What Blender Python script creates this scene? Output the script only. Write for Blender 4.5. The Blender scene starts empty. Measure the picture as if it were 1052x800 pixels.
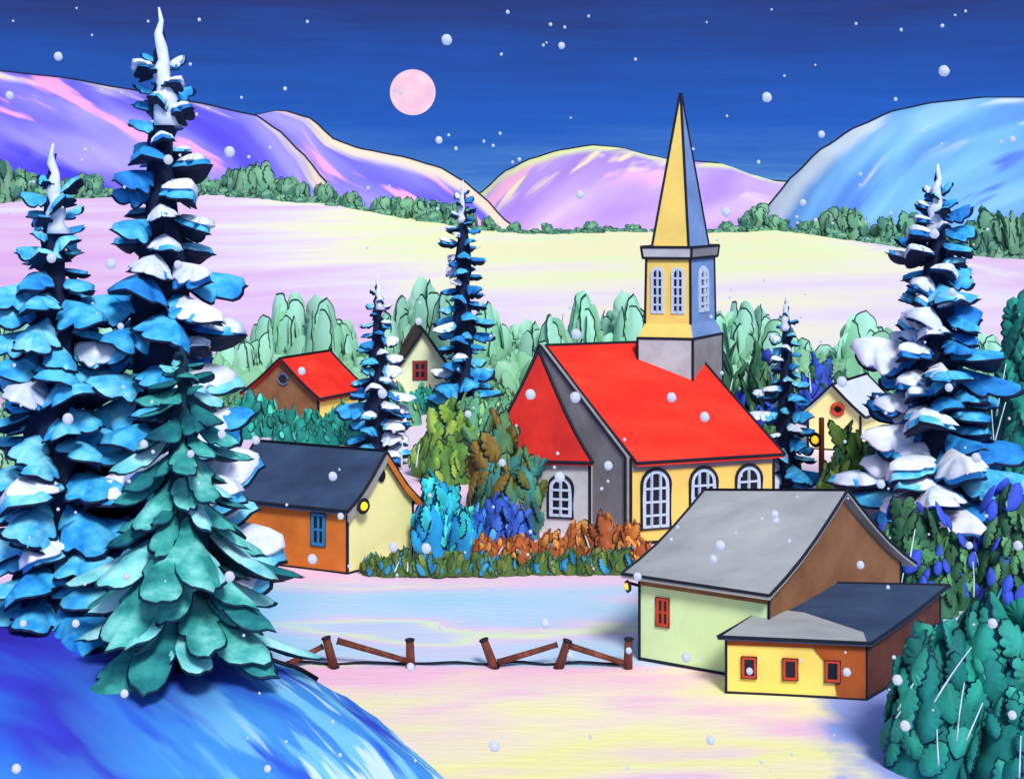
import bpy, math, random
from mathutils import Vector, Matrix, noise as mnoise
R = math.radians
scn = bpy.context.scene
COL = scn.collection
H, F, HZ, CX = 15.0, 1445.0, 190.0, 526.0       # eye height, focal length in photo pixels, eye-level row, centre column

# ---------------------------------------------------------------- camera, sky, sun, exposure
cam = bpy.data.objects.new('camera', bpy.data.cameras.new('camera'))
COL.objects.link(cam); scn.camera = cam
cam.location = (0, 0, H); cam.rotation_euler = (R(90), 0, 0)
cam.data.sensor_width = 36; cam.data.lens = 36 * F / 1052
cam.data.shift_y = -(400 - HZ) / 1052
cam.data.clip_start = 0.5; cam.data.clip_end = 6000
scn.view_settings.view_transform = 'Standard'
scn.view_settings.look = 'None'
scn.view_settings.exposure = 0.0
scn.view_settings.gamma = 1.0

SUN = Vector((0.24, -0.80, 0.84)).normalized()   # towards the light: high, behind the viewer, a little to the right
sun = bpy.data.objects.new('moonlight', bpy.data.lights.new('moonlight', 'SUN'))  # sun lamp placed behind the viewer to light the facades, not from the moon
COL.objects.link(sun)
sun.data.energy = 3.05; sun.data.angle = R(14); sun.data.color = (1, .965, .91)
sun.rotation_euler = SUN.to_track_quat('Z', 'Y').to_euler()

def lin(c):
    def f(v):
        v /= 255
        return v / 12.92 if v <= .04045 else ((v + .055) / 1.055) ** 2.4
    return (f(c[0]), f(c[1]), f(c[2]), 1)

w = bpy.data.worlds.new('World'); scn.world = w; w.use_nodes = True
nt = w.node_tree; nt.nodes.clear(); N = nt.nodes.new; K = nt.links.new
out = N('ShaderNodeOutputWorld'); bg = N('ShaderNodeBackground'); K(bg.outputs[0], out.inputs[0])
sky = N('ShaderNodeTexSky'); sky.sky_type = 'NISHITA'; sky.sun_disc = False
sky.sun_elevation = math.asin(SUN.z); sky.sun_rotation = math.atan2(SUN.x, SUN.y)
bg2 = N('ShaderNodeBackground'); bg2.inputs[1].default_value = .15; K(sky.outputs[0], bg2.inputs[0])
tc = N('ShaderNodeTexCoord'); sep = N('ShaderNodeSeparateXYZ'); K(tc.outputs['Generated'], sep.inputs[0])
mp = N('ShaderNodeMapping'); mp.inputs['Scale'].default_value = (5, 5, 70); mp.inputs['Rotation'].default_value = (0, R(2.5), 0)
K(tc.outputs['Generated'], mp.inputs[0])
nz = N('ShaderNodeTexNoise'); nz.inputs['Scale'].default_value = 1.3; nz.inputs['Detail'].default_value = 6; nz.inputs['Roughness'].default_value = .68
K(mp.outputs[0], nz.inputs[0])
ma = N('ShaderNodeMath'); ma.operation = 'MULTIPLY_ADD'; ma.inputs[1].default_value = .085; K(nz.outputs[0], ma.inputs[0]); K(sep.outputs[2], ma.inputs[2])
mr = N('ShaderNodeMapRange'); mr.inputs[1].default_value = .03; mr.inputs[2].default_value = .172; K(ma.outputs[0], mr.inputs[0])
cr = N('ShaderNodeValToRGB'); e = cr.color_ramp.elements
e[0].position = 0; e[0].color = lin((96, 156, 226)); e[1].position = 1; e[1].color = lin((46, 64, 130))
for p, c in ((.2, (64, 118, 204)), (.42, (42, 98, 198)), (.7, (42, 84, 174))):
    x = e.new(p); x.color = lin(c)
K(mr.outputs[0], cr.inputs[0]); K(cr.outputs[0], bg.inputs[0])
bg.inputs[1].default_value = 1.0
mx = N('ShaderNodeMixShader'); hi = N('ShaderNodeMapRange'); hi.inputs[1].default_value = .16; hi.inputs[2].default_value = .4
K(sep.outputs[2], hi.inputs[0]); K(hi.outputs[0], mx.inputs[0]); K(bg.outputs[0], mx.inputs[1]); K(bg2.outputs[0], mx.inputs[2])
K(mx.outputs[0], out.inputs[0])

# ---------------------------------------------------------------- materials
MATS = {}
def paint(name, stops, scale=1.0, stretch=(1, 1, 1), rot=(0, 0, 0), rough=.75, bump=.25, emit=None, detail=4, coords='Object', vary=True, lo=.3, hi=.7):
    """brushed paint: a noise, stretched into strokes, picks between a few close tones"""
    if name in MATS: return MATS[name]
    m = bpy.data.materials.new(name); m.use_nodes = True; MATS[name] = m
    t = m.node_tree; nd = t.nodes; lk = t.links
    b = nd['Principled BSDF']; b.inputs['Roughness'].default_value = rough
    b.inputs['Specular IOR Level'].default_value = .25
    tcn = nd.new('ShaderNodeTexCoord'); mpn = nd.new('ShaderNodeMapping')
    mpn.inputs['Scale'].default_value = stretch; mpn.inputs['Rotation'].default_value = rot
    lk.new(tcn.outputs[coords], mpn.inputs[0])
    n = nd.new('ShaderNodeTexNoise'); n.noise_dimensions = '4D'
    n.inputs['Scale'].default_value = scale; n.inputs['Detail'].default_value = detail; n.inputs['Roughness'].default_value = .6
    lk.new(mpn.outputs[0], n.inputs['Vector'])
    if vary:
        oi = nd.new('ShaderNodeObjectInfo'); mu = nd.new('ShaderNodeMath'); mu.operation = 'MULTIPLY'; mu.inputs[1].default_value = 37
        lk.new(oi.outputs['Random'], mu.inputs[0]); lk.new(mu.outputs[0], n.inputs['W'])
    r = nd.new('ShaderNodeValToRGB'); el = r.color_ramp.elements
    k = len(stops)
    pos = [lo + (hi - lo) * i / max(1, k - 1) for i in range(k)]
    el[0].position = pos[0]; el[0].color = lin(stops[0])
    el[1].position = pos[-1] if k > 1 else 1; el[1].color = lin(stops[-1])
    for i in range(1, k - 1):
        q = el.new(pos[i]); q.color = lin(stops[i])
    lk.new(n.outputs['Fac'], r.inputs[0]); lk.new(r.outputs[0], b.inputs['Base Color'])
    if emit:
        lk.new(r.outputs[0], b.inputs['Emission Color']); b.inputs['Emission Strength'].default_value = emit
    if bump:
        bn = nd.new('ShaderNodeBump'); bn.inputs['Strength'].default_value = bump; bn.inputs['Distance'].default_value = .05
        n2 = nd.new('ShaderNodeTexNoise'); n2.inputs['Scale'].default_value = scale * 5; n2.inputs['Detail'].default_value = 3
        lk.new(mpn.outputs[0], n2.inputs['Vector']); lk.new(n2.outputs['Fac'], bn.inputs['Height']); lk.new(bn.outputs[0], b.inputs['Normal'])
    return m
def shade(c, f): return tuple(max(0, min(255, v * f)) for v in c)
def flat(name, c, amt=.08, **kw):
    return paint(name, [shade(c, 1 - amt), c, shade(c, 1 + amt * .6)], **kw)

INK = flat('dark_outline', (24, 28, 44), .1, scale=3, bump=0)
SNOWM = paint('tree_snow', [(196, 216, 244), (226, 234, 250), (240, 242, 252)], scale=1.6, stretch=(1, 1, 1.5))
BARK = paint('bark', [(52, 34, 34), (82, 52, 44), (104, 66, 50)], scale=3, stretch=(2, 2, .5))
BULB = flat('lamp_glow', (255, 200, 40), .03, emit=.9, bump=0)
GLASS = flat('dark_glass', (30, 32, 42), .12, scale=2, rough=.15, bump=0)

# ---------------------------------------------------------------- mesh builder
class MB:
    def __init__(s): s.v = []; s.f = []; s.m = []; s.slots = []
    def slot(s, mat):
        if mat not in s.slots: s.slots.append(mat)
        return s.slots.index(mat)
    def add(s, vs, fs, mat):
        o = len(s.v); s.v += [Vector(q) for q in vs]
        mats = mat if isinstance(mat, list) else [mat] * len(fs)
        for f, mm in zip(fs, mats): s.f.append([i + o for i in f]); s.m.append(s.slot(mm))
    def tube(s, pts, r, mat, n=6, r1=None, closed=False):
        pts = [Vector(p) for p in pts]; k = len(pts); vs = []; fs = []
        for i, p in enumerate(pts):
            if closed: t = pts[(i + 1) % k] - pts[i - 1]
            else: t = pts[min(i + 1, k - 1)] - pts[max(i - 1, 0)]
            t.normalize(); a = t.orthogonal().normalized() if abs(t.z) > .95 else t.cross(Vector((0, 0, 1))).normalized(); b = a.cross(t)
            rr = r if r1 is None else r + (r1 - r) * i / (k - 1)
            for j in range(n):
                an = 2 * math.pi * (j + .5) / n; vs.append(p + (a * math.cos(an) + b * math.sin(an)) * rr)
        for i in range(k if closed else k - 1):
            for j in range(n):
                a0 = i * n + j; a1 = i * n + (j + 1) % n; i2 = (i + 1) % k
                fs.append([a0, a1, i2 * n + (j + 1) % n, i2 * n + j])
        if not closed: fs.append(list(range(n))[::-1]); fs.append([(k - 1) * n + j for j in range(n)])
        s.add(vs, fs, mat)
    def loft(s, bottom, top, mat, cap=True):
        n = len(bottom); vs = list(bottom) + list(top)
        fs = [[i, (i + 1) % n, n + (i + 1) % n, n + i] for i in range(n)]
        if cap: fs += [list(range(n))[::-1], [n + i for i in range(n)]]
        s.add(vs, fs, mat)
    def slab(s, quad, thick, mat, under=None, nrm=None):
        """solid panel: quad on top, thickness along -normal"""
        q = [Vector(p) for p in quad]
        n = nrm or (q[1] - q[0]).cross(q[2] - q[0]).normalized()
        s.loft([p - n * thick for p in q], q, mat)
    def build(s, name, parent=None, org=(0, 0, 0), smooth=False):
        o = Vector(org)
        me = bpy.data.meshes.new(name); me.from_pydata([tuple(p - o) for p in s.v], [], s.f)
        for m in s.slots: me.materials.append(m)
        me.polygons.foreach_set('material_index', s.m)
        me.polygons.foreach_set('use_smooth', [smooth] * len(s.f)); me.update()
        ob = bpy.data.objects.new(name, me); COL.objects.link(ob)
        if parent: ob.parent = parent
        else: ob.location = o
        return ob

def tag(o, label=None, cat=None, group=None, kind=None):
    if label: o['label'] = label
    if cat: o['category'] = cat
    if group: o['group'] = group
    if kind: o['kind'] = kind
    return o
def thing(name, label, cat, loc, group=None):
    o = bpy.data.objects.new(name, None); COL.objects.link(o); o.location = loc; o.empty_display_size = .3
    return tag(o, label, cat, group)
def dup(o, parent=None):
    c = o.copy(); COL.objects.link(c)
    if parent: c.parent = parent
    for ch in o.children: dup(ch, c)
    return c
def P(px, py, Y): return Vector(((px - CX) * Y / F, Y, H - (py - HZ) * Y / F))
def GD(px, py): return P(px, py, H * F / (py - HZ))
def lerp(a, b, t): return a + (b - a) * t
def interp(tab, x):
    if x <= tab[0][0]: return tab[0][1]
    for (x0, y0), (x1, y1) in zip(tab, tab[1:]):
        if x <= x1:
            t = (x - x0) / (x1 - x0); t = t * t * (3 - 2 * t) * .35 + t * .65
            return y0 + (y1 - y0) * t
    return tab[-1][1]
def sm(a, b, x):
    t = max(0, min(1, (x - a) / (b - a))); return t * t * (3 - 2 * t)

# ---------------------------------------------------------------- terrain
EDGE = [(-300, 215), (0, 208), (60, 203), (215, 199), (330, 208), (430, 225), (500, 236), (560, 240), (640, 237), (700, 238), (800, 236), (880, 247), (960, 260), (1052, 266), (1400, 275)]
YE = 262.0
def field_z(x, y):
    px = CX + F * x / YE
    ze = H - (interp(EDGE, px) - HZ) * YE / F
    t = (y - 88) / (YE - 88)
    if t <= 0: return 0.0
    if t < 1: return ze * (t * t * .35 + t * .65)
    return ze - (y - YE) * .05
CREST = [(-40, 3.4), (-13.5, 3.15), (-8.35, 2.68), (-7, 2.5), (-5.8, 2.2), (-4.5, 1.5), (-3.7, .95), (-3.2, .5), (-2.85, .05), (-2.4, -.5), (0, -2.0)]
def bank_z(x, y):
    c = interp(CREST, x - (.62 * (37 - y) if 33 < y < 37 else 2.48 if y <= 33 else 0))
    if y >= 37: return c - (c + .5) * sm(37.2, lerp(46, 39.5, sm(-9, -5.2, x)), y)
    return c - .012 * (37 - y) ** 2 + .08 * mnoise.noise(Vector((x * .5, y * .5, 1)))
def ground_z(x, y): return max(field_z(x, y), bank_z(x, y) if 20 < y < 47 and x < 0 else 0)

def sheet(name, xs_of, ys, zf, mat, uvf=None):
    vs = []; fs = []; nx = len(xs_of(ys[0]))
    uv = []
    for j, y in enumerate(ys):
        for x in xs_of(y): vs.append((x, y, zf(x, y)))
    for j in range(len(ys) - 1):
        for i in range(nx - 1):
            a = j * nx + i; fs.append([a, a + 1, a + nx + 1, a + nx])
    mb = MB(); mb.add(vs, fs, mat); o = mb.build(name, smooth=True)
    return o

def ramp(nd, stops):
    r = nd.new('ShaderNodeValToRGB'); el = r.color_ramp.elements
    el[0].position = stops[0][0]; el[0].color = lin(stops[0][1]); el[1].position = stops[-1][0]; el[1].color = lin(stops[-1][1])
    for p, c in stops[1:-1]: q = el.new(p); q.color = lin(c)
    return r
def streaks(nd, lk, tcn, scale, seed, rot=0, detail=5, rough=.55, out='Object'):
    mpn = nd.new('ShaderNodeMapping'); mpn.vector_type = 'TEXTURE'; mpn.inputs['Scale'].default_value = tuple(1 / q for q in scale); mpn.inputs['Location'].default_value = (seed * 7, seed * 11, 0)
    mpn.inputs['Rotation'].default_value = (0, 0, rot)
    lk.new(tcn.outputs[out], mpn.inputs[0])
    n = nd.new('ShaderNodeTexNoise'); n.inputs['Scale'].default_value = 1; n.inputs['Detail'].default_value = detail; n.inputs['Roughness'].default_value = rough
    lk.new(mpn.outputs[0], n.inputs['Vector']); return n
def mapr(nd, lk, src, a, b):
    m = nd.new('ShaderNodeMapRange'); m.interpolation_type = 'SMOOTHSTEP'; m.inputs[1].default_value = a; m.inputs[2].default_value = b
    lk.new(src, m.inputs[0]); return m.outputs[0]
def mixc(nd, lk, f, a, b):
    m = nd.new('ShaderNodeMix'); m.data_type = 'RGBA'
    lk.new(f, m.inputs[0]); lk.new(a, m.inputs[6]); lk.new(b, m.inputs[7]); return m.outputs[2]
def math2(nd, lk, op, a, b):
    m = nd.new('ShaderNodeMath'); m.operation = op
    for i, q in enumerate((a, b)):
        if isinstance(q, (int, float)): m.inputs[i].default_value = q
        else: lk.new(q, m.inputs[i])
    return m.outputs[0]

def snow_ground():
    m = bpy.data.materials.new('pastel_snow'); m.use_nodes = True; t = m.node_tree; nd = t.nodes; lk = t.links
    b = nd['Principled BSDF']; b.inputs['Roughness'].default_value = .8; b.inputs['Specular IOR Level'].default_value = .15
    tcn = nd.new('ShaderNodeTexCoord'); sp = nd.new('ShaderNodeSeparateXYZ'); lk.new(tcn.outputs['Object'], sp.inputs[0])
    X, Y = sp.outputs[0], sp.outputs[1]
    # foreground in front of the fence
    n1 = streaks(nd, lk, tcn, (.14, .36, 1), 3.1, .1, 2, .45)
    fg = ramp(nd, [(.28, (232, 214, 236)), (.38, (248, 202, 220)), (.45, (249, 228, 210)), (.53, (249, 240, 190)), (.60, (248, 244, 166)), (.68, (248, 226, 206)), (.78, (230, 214, 238))])
    lk.new(n1.outputs[0], fg.inputs[0])
    # pink drift along the fence line
    pk = ramp(nd, [(0, (250, 196, 222)), (1, (250, 196, 222))])
    pkm = math2(nd, lk, 'MULTIPLY', mapr(nd, lk, Y, 41.2, 43.2), mapr(nd, lk, n1.outputs[0], .66, .40))
    fgc = mixc(nd, lk, pkm, fg.outputs[0], pk.outputs[0])
    bl = ramp(nd, [(0, (150, 170, 236)), (1, (150, 170, 236))])  # cast shadow of the corner shrub, tinted blue into the snow
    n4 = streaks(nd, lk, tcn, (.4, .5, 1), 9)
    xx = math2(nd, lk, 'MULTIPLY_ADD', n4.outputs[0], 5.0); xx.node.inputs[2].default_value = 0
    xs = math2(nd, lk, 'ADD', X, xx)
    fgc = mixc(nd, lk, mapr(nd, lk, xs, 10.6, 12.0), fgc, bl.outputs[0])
    # yard behind the fence
    n2 = streaks(nd, lk, tcn, (.10, .34, 1), 11.3, -.05, 2, .45)
    yd = ramp(nd, [(.28, (176, 216, 240)), (.44, (190, 218, 240)), (.51, (208, 212, 238)), (.56, (230, 210, 234)), (.60, (228, 240, 200)), (.645, (208, 218, 238)), (.72, (196, 210, 240))])
    lk.new(n2.outputs[0], yd.inputs[0])
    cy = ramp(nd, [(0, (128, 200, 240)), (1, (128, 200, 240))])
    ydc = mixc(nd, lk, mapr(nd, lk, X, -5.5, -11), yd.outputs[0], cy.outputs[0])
    pk2 = ramp(nd, [(0, (246, 206, 232)), (1, (246, 206, 232))])
    ydc = mixc(nd, lk, mapr(nd, lk, Y, 51.5, 54), ydc, pk2.outputs[0])
    nn = streaks(nd, lk, tcn, (.25, .6, 1), 5)
    yj = math2(nd, lk, 'ADD', Y, math2(nd, lk, 'MULTIPLY', nn.outputs[0], .5))
    near = mixc(nd, lk, mapr(nd, lk, yj, 43.9, 44.3), fgc, ydc)
    # far field
    n3 = streaks(nd, lk, tcn, (.018, .03, 1), 7.7, .35, 3, .5)
    fx = nd.new('ShaderNodeFloatCurve'); c = fx.mapping.curves[0]
    xn = nd.new('ShaderNodeMapRange'); xn.inputs[1].default_value = -100; xn.inputs[2].default_value = 100; lk.new(X, xn.inputs[0]); lk.new(xn.outputs[0], fx.inputs[1])
    pts = [(0, .02), (.2, .14), (.33, .42), (.45, .58), (.6, .72), (.75, .62), (.85, .3), (1, .06)]
    c.points[0].location = pts[0]; c.points[1].location = pts[-1]
    for p in pts[1:-1]: c.points.new(*p)
    fx.mapping.update()
    dv = math2(nd, lk, 'ADD', fx.outputs[0], math2(nd, lk, 'MULTIPLY', math2(nd, lk, 'SUBTRACT', n3.outputs[0], .5), 1.0))
    dv = math2(nd, lk, 'ADD', dv, math2(nd, lk, 'MULTIPLY', mapr(nd, lk, Y, 120, 235), .48))
    fr = ramp(nd, [(.12, (226, 176, 224)), (.36, (232, 198, 232)), (.55, (238, 222, 236)), (.72, (246, 240, 214)), (.9, (240, 247, 190)), (1, (248, 242, 190))])
    lk.new(math2(nd, lk, 'SUBTRACT', dv, .20), fr.inputs[0])
    allc = mixc(nd, lk, mapr(nd, lk, Y, 62, 84), near, fr.outputs[0])
    lk.new(allc, b.inputs['Base Color'])
    bn = nd.new('ShaderNodeBump'); bn.inputs['Strength'].default_value = .3; bn.inputs['Distance'].default_value = .12
    nb = streaks(nd, lk, tcn, (.8, 4, 1), 2, 0, 5, .6); lk.new(nb.outputs[0], bn.inputs['Height']); lk.new(bn.outputs[0], b.inputs['Normal'])
    return m

ys = [2.0]
while ys[-1] < 290: ys.append(ys[-1] + max(.5, ys[-1] * .012))
ys += [320, 400, 600, 1000, 1800, 3200]
gx = [(-1 + 2 * i / 120) for i in range(121)]
def zg(x, y):
    z = field_z(x, y) if y < YE + 5 else max(-60, field_z(x, min(y, YE + 40)) - (y - YE) * .03)
    if y < 84: z += .10 * (mnoise.noise(Vector((x * .18, y * .22, 0)))) * sm(20, 30, y)
    return z
tag(sheet('snowy_ground', lambda y: [g * max(30, y * .62) for g in gx], ys, zg, snow_ground()), kind='structure')

def streak_mat(name, stops, scale, rot, extra=None, bump=.4):
    """snow slope in broad strokes; extra=(colour, lo, hi, scale, rot) lays a second family of strokes on it"""
    m = bpy.data.materials.new(name); m.use_nodes = True; t = m.node_tree; nd = t.nodes; lk = t.links
    b = nd['Principled BSDF']; b.inputs['Roughness'].default_value = .85; b.inputs['Specular IOR Level'].default_value = .1
    tcn = nd.new('ShaderNodeTexCoord')
    n = streaks(nd, lk, tcn, scale, 4.2, rot, 2, .45, 'UV'); r = ramp(nd, stops); lk.new(n.outputs[0], r.inputs[0]); c = r.outputs[0]
    for ex in extra or []:  # extra strokes: highlights and shade streaks painted into the slope colour
        col, lo, hi, sc, ro, mask = ex
        n2 = streaks(nd, lk, tcn, sc, 17 + 3 * len(nd), ro, 3, .5, 'UV')
        rr = ramp(nd, [(0, col), (1, col)]); f = mapr(nd, lk, n2.outputs[0], lo, hi)
        if mask:
            sp = nd.new('ShaderNodeSeparateXYZ'); lk.new(tcn.outputs['UV'], sp.inputs[0])
            n5 = math2(nd, lk, 'ADD', sp.outputs[mask[0]], math2(nd, lk, 'MULTIPLY', math2(nd, lk, 'SUBTRACT', n2.outputs[0], .5), mask[3]))
            f2 = mapr(nd, lk, n5, mask[1], mask[2]); f = math2(nd, lk, 'MULTIPLY', f, f2)
        c = mixc(nd, lk, f, c, rr.outputs[0])
    lk.new(c, b.inputs['Base Color'])
    bn = nd.new('ShaderNodeBump'); bn.inputs['Strength'].default_value = bump; bn.inputs['Distance'].default_value = .1
    nb = streaks(nd, lk, tcn, tuple(q * 3 for q in scale), 2, rot, 4, .6, 'UV'); lk.new(nb.outputs[0], bn.inputs['Height']); lk.new(bn.outputs[0], b.inputs['Normal'])
    return m
def set_uv(o, fn):
    me = o.data; uvl = me.uv_layers.new(name='UVMap')
    for lp in me.loops: uvl.data[lp.index].uv = fn(lp.vertex_index)

# the blue drift under the front spruces
def bank():
    xs = [-34 + i * .2 for i in range(194)]; yy = [14 + j * .25 for j in range(132)]
    vs = []; fs = []; uv = []
    for y in yy:
        for x in xs:
            z = bank_z(x, y)
            vs.append((x, y, z)); uv.append((x, y))
    n = len(xs)
    for j in range(len(yy) - 1):
        for i in range(n - 1):
            a = j * n + i; fs.append([a, a + 1, a + n + 1, a + n])
    m = streak_mat('blue_snow', [(.3, (54, 46, 178)), (.46, (58, 66, 204)), (.56, (52, 104, 220)), (.7, (64, 140, 228))], (.13, .55, 1), R(-38),
                   [((70, 150, 230), .42, .56, (.16, .8, 1), R(-44), (0, -11.5, -6.5, 3)), ((122, 200, 242), .48, .58, (.18, 1.3, 1), R(-50), (0, -8.5, -4.8, 3)), ((204, 234, 248), .54, .62, (.22, 2.2, 1), R(-54), (0, -7.0, -3.6, 2))])
    mb = MB(); mb.add(vs, fs, m); o = mb.build('snow_bank', smooth=True); set_uv(o, lambda i: uv[i]); tag(o, kind='structure')
    e = MB(); pts = []
    for i in range(64):                       # along the brow of the drift
        k = -.42 + i * .006
        if k > -.046: break
        best = max(((bank_z(k * y, y) - H) / y, y) for y in [29 + j * .1 for j in range(150)])
        y = best[1]; z = bank_z(k * y, y)
        if z > -.1: pts.append((k * y, y - .03, z + .06))
    e.tube(pts, .065, INK, 6)
    tag(e.build('snow_bank_edge'), kind='structure')
bank()

# hills
def hill(name, prof, Y0, depth, mat, ink=.9):
    xs = []; px = prof[0][0]
    while px <= prof[-1][0]: xs.append(px); px += 8
    rows = 26; vs = []; fs = []; uv = []
    for j in range(rows + 1):
        a = j / rows
        for p in xs:
            top = P(p, interp(prof, p), Y0); an = a * math.pi * .5
            y = Y0 - depth * math.sin(an); z = -8 + (top.z + 8) * math.cos(an) ** .9
            y += 8 * mnoise.noise(Vector((p * .01, a * 3, Y0)))* a; vs.append((top.x, y, z)); uv.append((p / 100, (top.z - z) * F / Y0 / 100))
    n = len(xs); k = len(vs)
    for j in range(rows):
        for i in range(n - 1):
            q = j * n + i; fs.append([q, q + n, q + n + 1, q + 1])
    for j in range(1, 9):                      # the far side
        an = j / 8 * math.pi * .5
        for p in xs:
            top = P(p, interp(prof, p), Y0); vs.append((top.x, Y0 + depth * .12 * math.sin(an), -8 + (top.z + 8) * math.cos(an))); uv.append((p / 100, -j / 2))
    for j in range(8):
        for i in range(n - 1):
            a0 = (k + (j - 1) * n + i) if j else i; b0 = k + j * n + i
            fs.append([a0, a0 + 1, b0 + 1, b0])
    mb = MB(); mb.add(vs, fs, mat); o = mb.build(name, smooth=True); set_uv(o, lambda i: uv[i]); tag(o, kind='structure')
    e = MB(); e.tube([P(p, interp(prof, p), Y0) for p in xs], ink, INK, 6)
    tag(e.build('hill_ridge'), kind='structure')
purple = streak_mat('violet_snow', [(.3, (80, 68, 208)), (.45, (104, 96, 220)), (.56, (134, 126, 230)), (.7, (166, 156, 240))], (.6, 2.6, 1), R(16),
    [((244, 164, 212), .56, .64, (.7, 4.0, 1), R(16), (1, .8, .45, .3)), ((250, 228, 200), .42, .54, (.4, 4.5, 1), R(8), (1, .15, .05, .12)), ((68, 62, 202), .50, .62, (.7, 2.2, 1), R(16), (1, .4, .8, .4))])
lilac = streak_mat('lilac_snow', [(.3, (162, 126, 214)), (.5, (186, 154, 228)), (.7, (212, 182, 238))], (.7, 2.6, 1), R(-26),
    [((248, 184, 216), .54, .61, (.9, 4.4, 1), R(-26), (1, .5, .2, .25)), ((250, 232, 184), .55, .62, (.9, 4.0, 1), R(-26), (1, .45, .2, .25)), ((238, 246, 170), .42, .54, (.5, 4, 1), R(-12), (1, .11, .03, .1))])
icy = streak_mat('ice_blue_snow', [(.3, (84, 122, 216)), (.45, (98, 154, 228)), (.58, (118, 182, 238)), (.7, (150, 202, 244))], (.5, 2.8, 1), R(-16),
    [((78, 100, 214), .53, .62, (.6, 3.4, 1), R(-16), (1, .3, .8, .4)), ((246, 236, 216), .54, .63, (.6, 3.8, 1), R(-14), (1, .6, .2, .35)), ((222, 236, 246), .44, .56, (.4, 4.4, 1), R(-8), (1, .13, .04, .12))])
hill('hill', [(-160, 80), (0, 74), (60, 80), (130, 92), (200, 106), (262, 119), (285, 134), (310, 158), (335, 188), (360, 225), (400, 260)], 430, 55, purple, .5)
hill('hill', [(150, 150), (215, 130), (262, 119), (290, 114), (318, 122), (345, 145), (372, 154), (410, 161), (450, 172), (475, 186), (495, 202), (520, 228), (560, 262)], 520, 60, purple, .6)
hill('hill', [(400, 250), (460, 222), (495, 198), (520, 176), (545, 164), (575, 155), (608, 150), (635, 152), (665, 160), (690, 165), (735, 168), (765, 179), (790, 186), (820, 188), (900, 215), (980, 250)], 680, 110, lilac, .75)
hill('hill', [(740, 262), (775, 232), (795, 205), (815, 181), (845, 153), (880, 131), (920, 114), (960, 106), (1010, 101), (1060, 101), (1140, 108), (1240, 130)], 470, 60, icy, .55)

# moon
mb = MB(); c = P(424, 95, 1500); rad = 23.5 * 1500 / F; vs = []; fs = []
for j in range(17):
    for i in range(32):
        a = math.pi * j / 16; b = 2 * math.pi * i / 32; vs.append(c + Vector((math.sin(a) * math.cos(b), math.sin(a) * math.sin(b), math.cos(a))) * rad)
for j in range(16):
    for i in range(32): fs.append([j * 32 + i, j * 32 + (i + 1) % 32, (j + 1) * 32 + (i + 1) % 32, (j + 1) * 32 + i])
mm = paint('moon_glow', [(238, 196, 228), (246, 202, 228), (250, 214, 234)], scale=.05, emit=1.05, bump=0, lo=.35, hi=.62)
mm.node_tree.nodes['Principled BSDF'].inputs['Base Color'].links and mm.node_tree.links.remove(mm.node_tree.nodes['Principled BSDF'].inputs['Base Color'].links[0])
mm.node_tree.nodes['Principled BSDF'].inputs['Base Color'].default_value = (0, 0, 0, 1)
mb.add(vs, fs, mm); tag(mb.build('moon', org=c, smooth=True), 'round pale pink full moon hanging in the deep blue sky', 'moon')

# ---------------------------------------------------------------- foliage
def pad(mb, base, d, nrm, L, W, core, rim, back, rng, lobes=4, side=.7, curl=0., bow=0., rimw=.06, thick=.05, jag=.3, u0=.0, shape=.75, slant=.05, pt=.6):
    """one bough: a leaf-shaped, scalloped, thick pad with a dark edge"""
    x = d.normalized(); y = nrm.cross(x).normalized(); z = x.cross(y)
    per = 4; m = lobes * per
    def edge(sg):
        o = []; ph = rng.uniform(-.12, .12); am = [rng.uniform(.75, 1.2) for _ in range(lobes + 1)]
        for i in range(m):
            u = (i + .5) / m; q = lobes * u + ph; fr = q - math.floor(q); k = max(0, min(lobes, int(math.floor(q))))
            sc = math.sin(math.pi * fr) ** .6
            wv = math.sin(math.pi * u ** shape) ** pt * W / 2 * (1 - jag * am[k] * (1 - sc))
            o.append((u + slant * sc, sg * max(.03 * W, wv)))
        return o
    outl = [(0, 0)] + edge(1) + [(1.02 + rng.uniform(0, .06), rng.uniform(-.05, .05) * W)] + edge(-1)[::-1]
    n = len(outl); s1 = max(.6, 1 - rimw / max(.05, W * .5)); rings = (1.0, s1, .5)
    def pos(u, v, dz):
        return base + x * (u * L + u0 * L) + y * v + z * (-side * abs(v) ** 1.15 + curl * L * u * u - bow * L * (u - .45) ** 2 + dz)
    vs = []
    for k, sc in enumerate(rings):
        for u, v in outl: vs.append(pos(.5 + (u - .5) * (sc if k else 1), v * sc, (0, .35, .8)[k] * thick))
    vs.append(pos(.5, 0, thick)); vs.append(pos(.5, 0, -thick * .8))
    fs = []; ms = []
    for i in range(n):
        j = (i + 1) % n
        fs += [[i, j, n + j, n + i], [n + i, n + j, 2 * n + j, 2 * n + i], [2 * n + i, 2 * n + j, 3 * n], [j, i, 3 * n + 1]]
        ms += [rim, core, core, back]
    mb.add(vs, fs, ms)

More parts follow.
